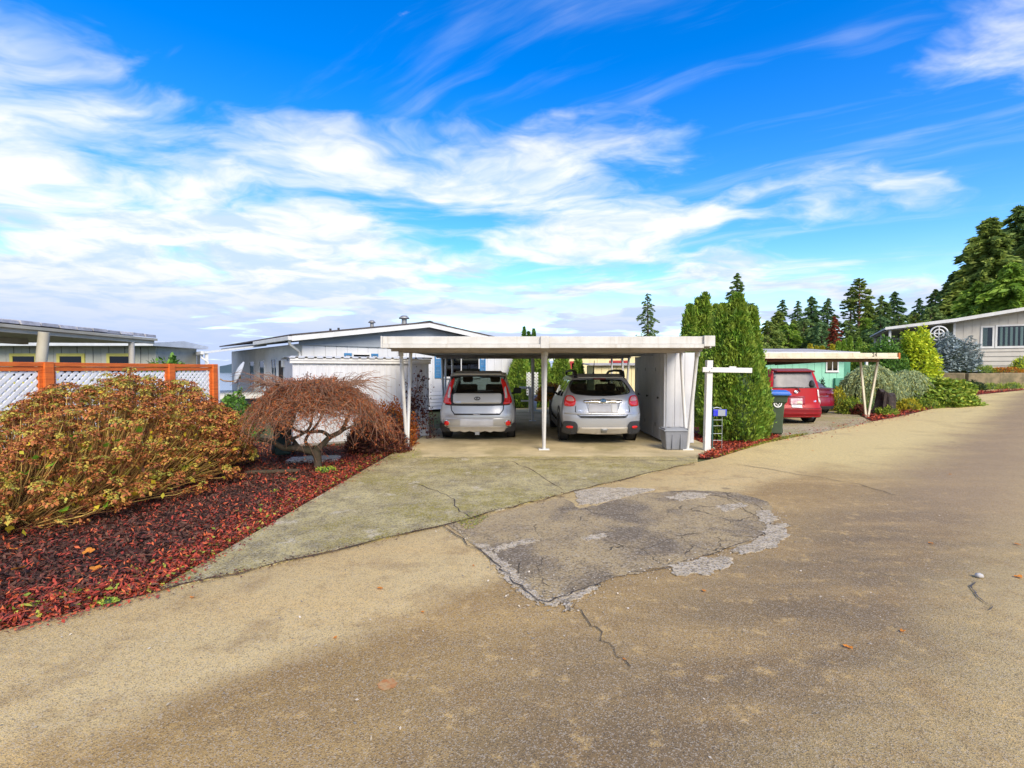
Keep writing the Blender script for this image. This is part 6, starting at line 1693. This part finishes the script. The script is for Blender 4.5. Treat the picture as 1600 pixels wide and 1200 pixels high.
for k, pts in enumerate(br):
    pp = crom([p[:3] for p in pts], 5); rr = crom([(p[3], 0) for p in pts], 5)
    part('trunk' if k == 0 else 'limb', 'bark_maple', mp, lambda b: b.tube(pp, [max(.006, q[0]*.82) for q in rr], 10))
r = np.random.default_rng(12); n = 2100
a = r.uniform(0, 2*np.pi, n); q = r.uniform(.05, 1, n)**.55*(1+.18*np.sin(a*3+1)+.12*np.sin(a*5))
off_ = np.array([-.10, .1, 0])
rx, ry, h_ = 1.26, 1.10, 1.60
st0 = r.uniform(.2, .85, n)*q
top = h_*np.sqrt(np.clip(1-(st0*.86)**2, 0.05, 1))*r.uniform(.82, 1.0, n)
p0 = np.stack([np.cos(a)*rx*st0, np.sin(a)*ry*st0, top-.12], 1)
a2 = a+r.normal(size=n)*.75
eq = np.minimum(1.12+.1*r.normal(size=n), st0+r.uniform(.12,.5,n))
p2 = np.stack([np.cos(a2)*rx*eq, np.sin(a2)*ry*eq, np.maximum(np.where(eq > .8, .50, .74)+.10*r.normal(size=n), h_*np.sqrt(np.clip(1-(eq*.88)**2, .03, 1))*r.uniform(.62,1.0,n))], 1)
p1 = (p0+p2)/2; p1[:, 2] = np.maximum(p0[:, 2], p2[:, 2])+r.uniform(.02,.12,n)
path = bez(p0, p1, p2, 6)+r.normal(size=(n,6,3))*.034+off_
V, Q = tubes_np(path, np.linspace(.0065,.002,6)[None]*r.uniform(.6,1.3,(n,1)), 3); npmesh('twigs', V, Q, 'twig', mp, kind='stuff')
wisp = 220; a = r.uniform(0, 2*np.pi, wisp)
p0 = np.stack([np.cos(a)*.7, np.sin(a)*.6, np.full(wisp, 1.42)], 1); p2 = p0+np.stack([np.cos(a)*r.uniform(.1,.7,wisp), np.sin(a)*r.uniform(.1,.5,wisp), r.uniform(-.25,.22,wisp)], 1); p1 = (p0+p2)/2+np.array([0,0,.14])
pw_ = bez(p0, p1, p2, 7)+r.normal(size=(wisp,7,3))*.015+off_
V, Q = tubes_np(pw_, np.linspace(.006,.0025,7)[None]*np.ones((wisp,1)), 3); npmesh('wisps', V, Q, 'twig', mp, kind='stuff')
nl = 34000; ti = r.integers(1,6,nl); C = path[r.integers(0,n,nl), ti]+r.normal(size=(nl,3))*.022
L = r.normal(size=(nl,3))*.7+np.array([0,0,-.4])
V, Q = leafquads(C, L, rdir(nl, r), r.uniform(.010,.030,nl), .22, r); npmesh('leaves', V, Q, 'leaf_maple', mp, kind='stuff')
# slab, grate and pale stones by the maple
x, y, z = G(495, 722)
sg_ = thing('stone_slab', 'flat grey stone slab with wire mesh behind the maple trunk', 'slab', (x, y+.15, 0), R(8))
boxp('stone', 'stone_pale', sg_, -.55, .35, -.2, .2, -.02, .05, bev=.015)
def mesh_(b):
    for k in range(14): b.box(-.30+k*.045, -.294+k*.045, -.19, .19, .056, .062)
    for k in range(9): b.box(-.31, .32, -.19+k*.045, -.184+k*.045, .0625, .067)
part('wire_mesh', 'wire_metal', sg_, mesh_)
x, y, z = G(415, 742); o = MB().bar((x-.3,y,.04),(x+.5,y+.12,.045),.08,.05).build('wooden_edging','bark_maple',bev=.01); tagp(o, 'short weathered wooden edging lying behind the hydrangea', 'edging')
x, y, z = G(362, 708); o = boxp('paving_stone','stone_pale',None,x-.18,x+.18,y-.12,y+.12,-.01,.05,bev=.015); tagp(o, 'small pale paving stone between hydrangea and maple', 'stone')
x, y, z = G(500, 738); shrub('maple_weed', 'small green weed at the base of the maple trunk', x+.12, y-.06, 0, .16, .12, .12, 'leaf_lawn', 300, 260, .025, .4)
# low green scraps on the bed
rw_ = random.Random(6)
for k, (px, py) in enumerate([(455,752),(540,742),(560,735),(585,720),(170,945),(60,950),(110,930),(430,770)]):
    x, y, z = G(px, py)
    shrub('ground_weed', 'small patch of low green weeds on the mulch bed', x, y, 0, rw_.uniform(.05,.10), .05, rw_.uniform(.03,.06), 'leaf_lawn', 310+k, 90, .014, .4, group='weeds on the mulch bed')

# hydrangea -------------------------------------------------------
hy = thing('hydrangea', 'huge dried hydrangea with brown flower heads along the fence', 'bush', (-5.62, 7.1, 0))
r = np.random.default_rng(21)
HXR, HYR = 1.60, 2.6
def hyd_top(X, Y):   # height of the flower canopy above each point of the bed
    rho = np.sqrt((X/HXR)**2+(Y/HYR)**2)
    lump = .10*np.sin(X*3.1+1)*np.cos(Y*2.3)+.07*np.sin(X*6+Y*5)
    hh = np.interp(Y, [-2.5,-1.5,.4,1.2,2.6], [.95,1.12,1.44,1.46,1.15])
    return hh*np.power(np.clip(1-rho**2.3, 0, 1), .62)*(1+lump*.6)+.12
n = 1900
th = r.uniform(0, 2*np.pi, n); rho = np.sqrt(r.uniform(0, 1, n))
tx, ty = np.cos(th)*HXR*rho, np.sin(th)*HYR*rho
tz = hyd_top(tx, ty)*np.where(r.uniform(size=n) < .72, r.uniform(.90,1.04,n), r.uniform(.35,.9,n))
nb = 9; bc = np.stack([r.uniform(-.35,.35,nb), np.linspace(-1.7,1.8,nb)], 1)
dist = (tx[:,None]-bc[None,:,0])**2+(ty[:,None]-bc[None,:,1])**2; ci = dist.argmin(1)
b0 = bc[ci]+np.stack([tx,ty],1)*.22-bc[ci]*.22+r.normal(size=(n,2))*.12
p0 = np.stack([b0[:,0], b0[:,1], np.zeros(n)], 1); p2 = np.stack([tx, ty, tz], 1)
p1 = np.stack([b0[:,0]*.25+tx*.75+r.normal(size=n)*.06, b0[:,1]*.25+ty*.75+r.normal(size=n)*.06, tz*.42], 1)
path = bez(p0, p1, p2, 6)+r.normal(size=(n,6,3))*np.array([0,.3,.8,1,.6,0])[None,:,None]*.018
V, Q = tubes_np(path, np.linspace(.0085,.0042,6)[None]*r.uniform(.7,1.3,(n,1)), 4); npmesh('stems', V, Q, 'hyd_stem', hy, kind='stuff')
def head_arr(seed, k=46):
    """one lacecap head: a shallow dome of small florets with drooping sepals round the rim"""
    q = np.random.default_rng(seed); a = q.uniform(0, 6.28, k); s = np.sqrt(q.uniform(0,1,k))
    C = np.stack([np.cos(a)*s*.075, np.sin(a)*s*.075, .034*(1-s**2)-.006+q.normal(size=k)*.005], 1)
    Nn = np.stack([np.cos(a)*s*.7, np.sin(a)*s*.7, np.ones(k)], 1)+q.normal(size=(k,3))*.35
    L = q.normal(size=(k,3)); L[:,2] *= .3
    V1, Q1 = leafquads(C, L, Nn, q.uniform(.010,.018,k), .85, q)
    kr = 14; a = q.uniform(0,6.28,kr); C = np.stack([np.cos(a)*.082, np.sin(a)*.082, -.012+q.normal(size=kr)*.008], 1)
    L = np.stack([np.cos(a), np.sin(a), -.7+q.normal(size=kr)*.3], 1)
    V2, Q2 = leafquads(C, L, np.stack([np.cos(a)*.5,np.sin(a)*.5,np.ones(kr)],1), q.uniform(.014,.026,kr), .6, q)
    V, Q = cat_arr([(V1,Q1),(V2,Q2)]); mi = np.concatenate([np.zeros(len(Q1),int), np.ones(len(Q2),int)])
    return V, Q, mi
variants = [head_arr(400+k) for k in range(6)]
MH = [['hyd_petal_olive','hyd_petal'], ['hyd_petal','hyd_dead'], ['hyd_petal','hyd_petal']]
vmesh = []
for k, (V, Q, mi) in enumerate(variants):
    o = npmesh('flower_head', V, Q, MH[k % 3], None, mi=mi); vmesh.append(o.data); bpy.data.objects.remove(o)
camd = (p2[:,0]-5.62)**2+(p2[:,1]+7.1)**2
face = p2[:, 2]+.25*np.where(p2[:,0] > -.6, 1, 0)
inview = (p2[:,0]-5.62)/(p2[:,1]+7.1) > -1.03
order = np.argsort(np.where(inview & (p2[:,2] > hyd_top(tx,ty)*.85), camd, 1e3+camd))
for k in order[:300]:
    o = bpy.data.objects.new('flower_head', vmesh[k % 6]); COL.objects.link(o); o.parent = hy
    o.location = tuple(p2[k]); s = r.uniform(.65, 1.15)
    out = np.array([tx[k]/HXR, ty[k]/HYR]); o.rotation_euler = (-out[1]*.45+r.normal()*.18, out[0]*.45+r.normal()*.18, r.uniform(0,6.28)); o.scale = (s,s,s)
rest = [[],[],[]]
for k in order[300:]:
    V, Q, mi = variants[k % 6]; s = r.uniform(.65,1.15); g_ = r.uniform(0,6.28); c_, s_ = math.cos(g_)*s, math.sin(g_)*s
    W = np.stack([V[:,0]*c_-V[:,1]*s_, V[:,0]*s_+V[:,1]*c_, V[:,2]*s+(V[:,0]*tx[k]/HXR+V[:,1]*ty[k]/HYR)*-.3], 1)+p2[k]
    rest[k % 3].append((W, Q))
for k in range(3):
    V, Q = cat_arr(rest[k]); npmesh('flower_heads', V, Q, 'hyd_petal_olive' if k == 0 else 'hyd_petal', hy, kind='stuff')
# withered leaves along the stems
def along(nl, lo, hi, jit):
    ti = r.uniform(lo, hi, nl); i0 = np.minimum(ti.astype(int), 4); f = (ti-i0)[:,None]; w_ = r.integers(0,n,nl)
    return path[w_, i0]*(1-f)+path[w_, i0+1]*f+r.normal(size=(nl,3))*jit
C = along(2600, 1.6, 4.95, .035); V, Q = leafquads(C, r.normal(size=(2600,3))*.6+np.array([0,0,-.5]), rdir(2600, r), r.uniform(.018,.045,2600), .42, r); npmesh('withered_leaves', V, Q, 'hyd_dead', hy, kind='stuff')
C = along(620, 2.5, 4.98, .05); V, Q = leafquads(C, r.normal(size=(620,3)), r.normal(size=(620,3))*.5+np.array([0,-.5,.6]), r.uniform(.025,.055,620), .55, r); npmesh('yellow_leaves', V, Q, 'hyd_yellow', hy, kind='stuff')
def gleaf(s):
    b = MB(); n_ = 7; vs = []
    for i in range(n_):
        t = i/(n_-1); w_ = s*.42*math.sin(math.pi*min(1, t*.95+.03))**.8
        vs += [(t*s-.3*s, -w_, .10*s*math.sin(t*3)+.05*s), (t*s-.3*s, 0, .10*s*math.sin(t*3)), (t*s-.3*s, w_, .10*s*math.sin(t*3)+.05*s)]
    b.add(vs, [(3*i+q, 3*i+q+1, 3*i+4+q, 3*i+3+q) for i in range(n_-1) for q in range(2)], True); return b
gm = gleaf(.13).mesh('leaf'); gm.materials.append(MATS['hyd_green'])
gm2 = gleaf(.12).mesh('leaf'); gm2.materials.append(MATS['hyd_yellow'])
cand = [k for k in order if p2[k][0] > -.9][:260]
for j in range(46):
    k = cand[(j*5) % len(cand)]; q_ = path[k][4 if j % 3 else 3]
    o = bpy.data.objects.new('leaf', gm if j % 4 else gm2); COL.objects.link(o); o.parent = hy
    o.location = tuple(q_+np.array([.04,-.04,.02])); o.rotation_euler = (r.uniform(.2,1.2), r.uniform(-.5,.5), r.uniform(-2.6,-.4)); s = r.uniform(.55,1.0); o.scale = (s,s,s)
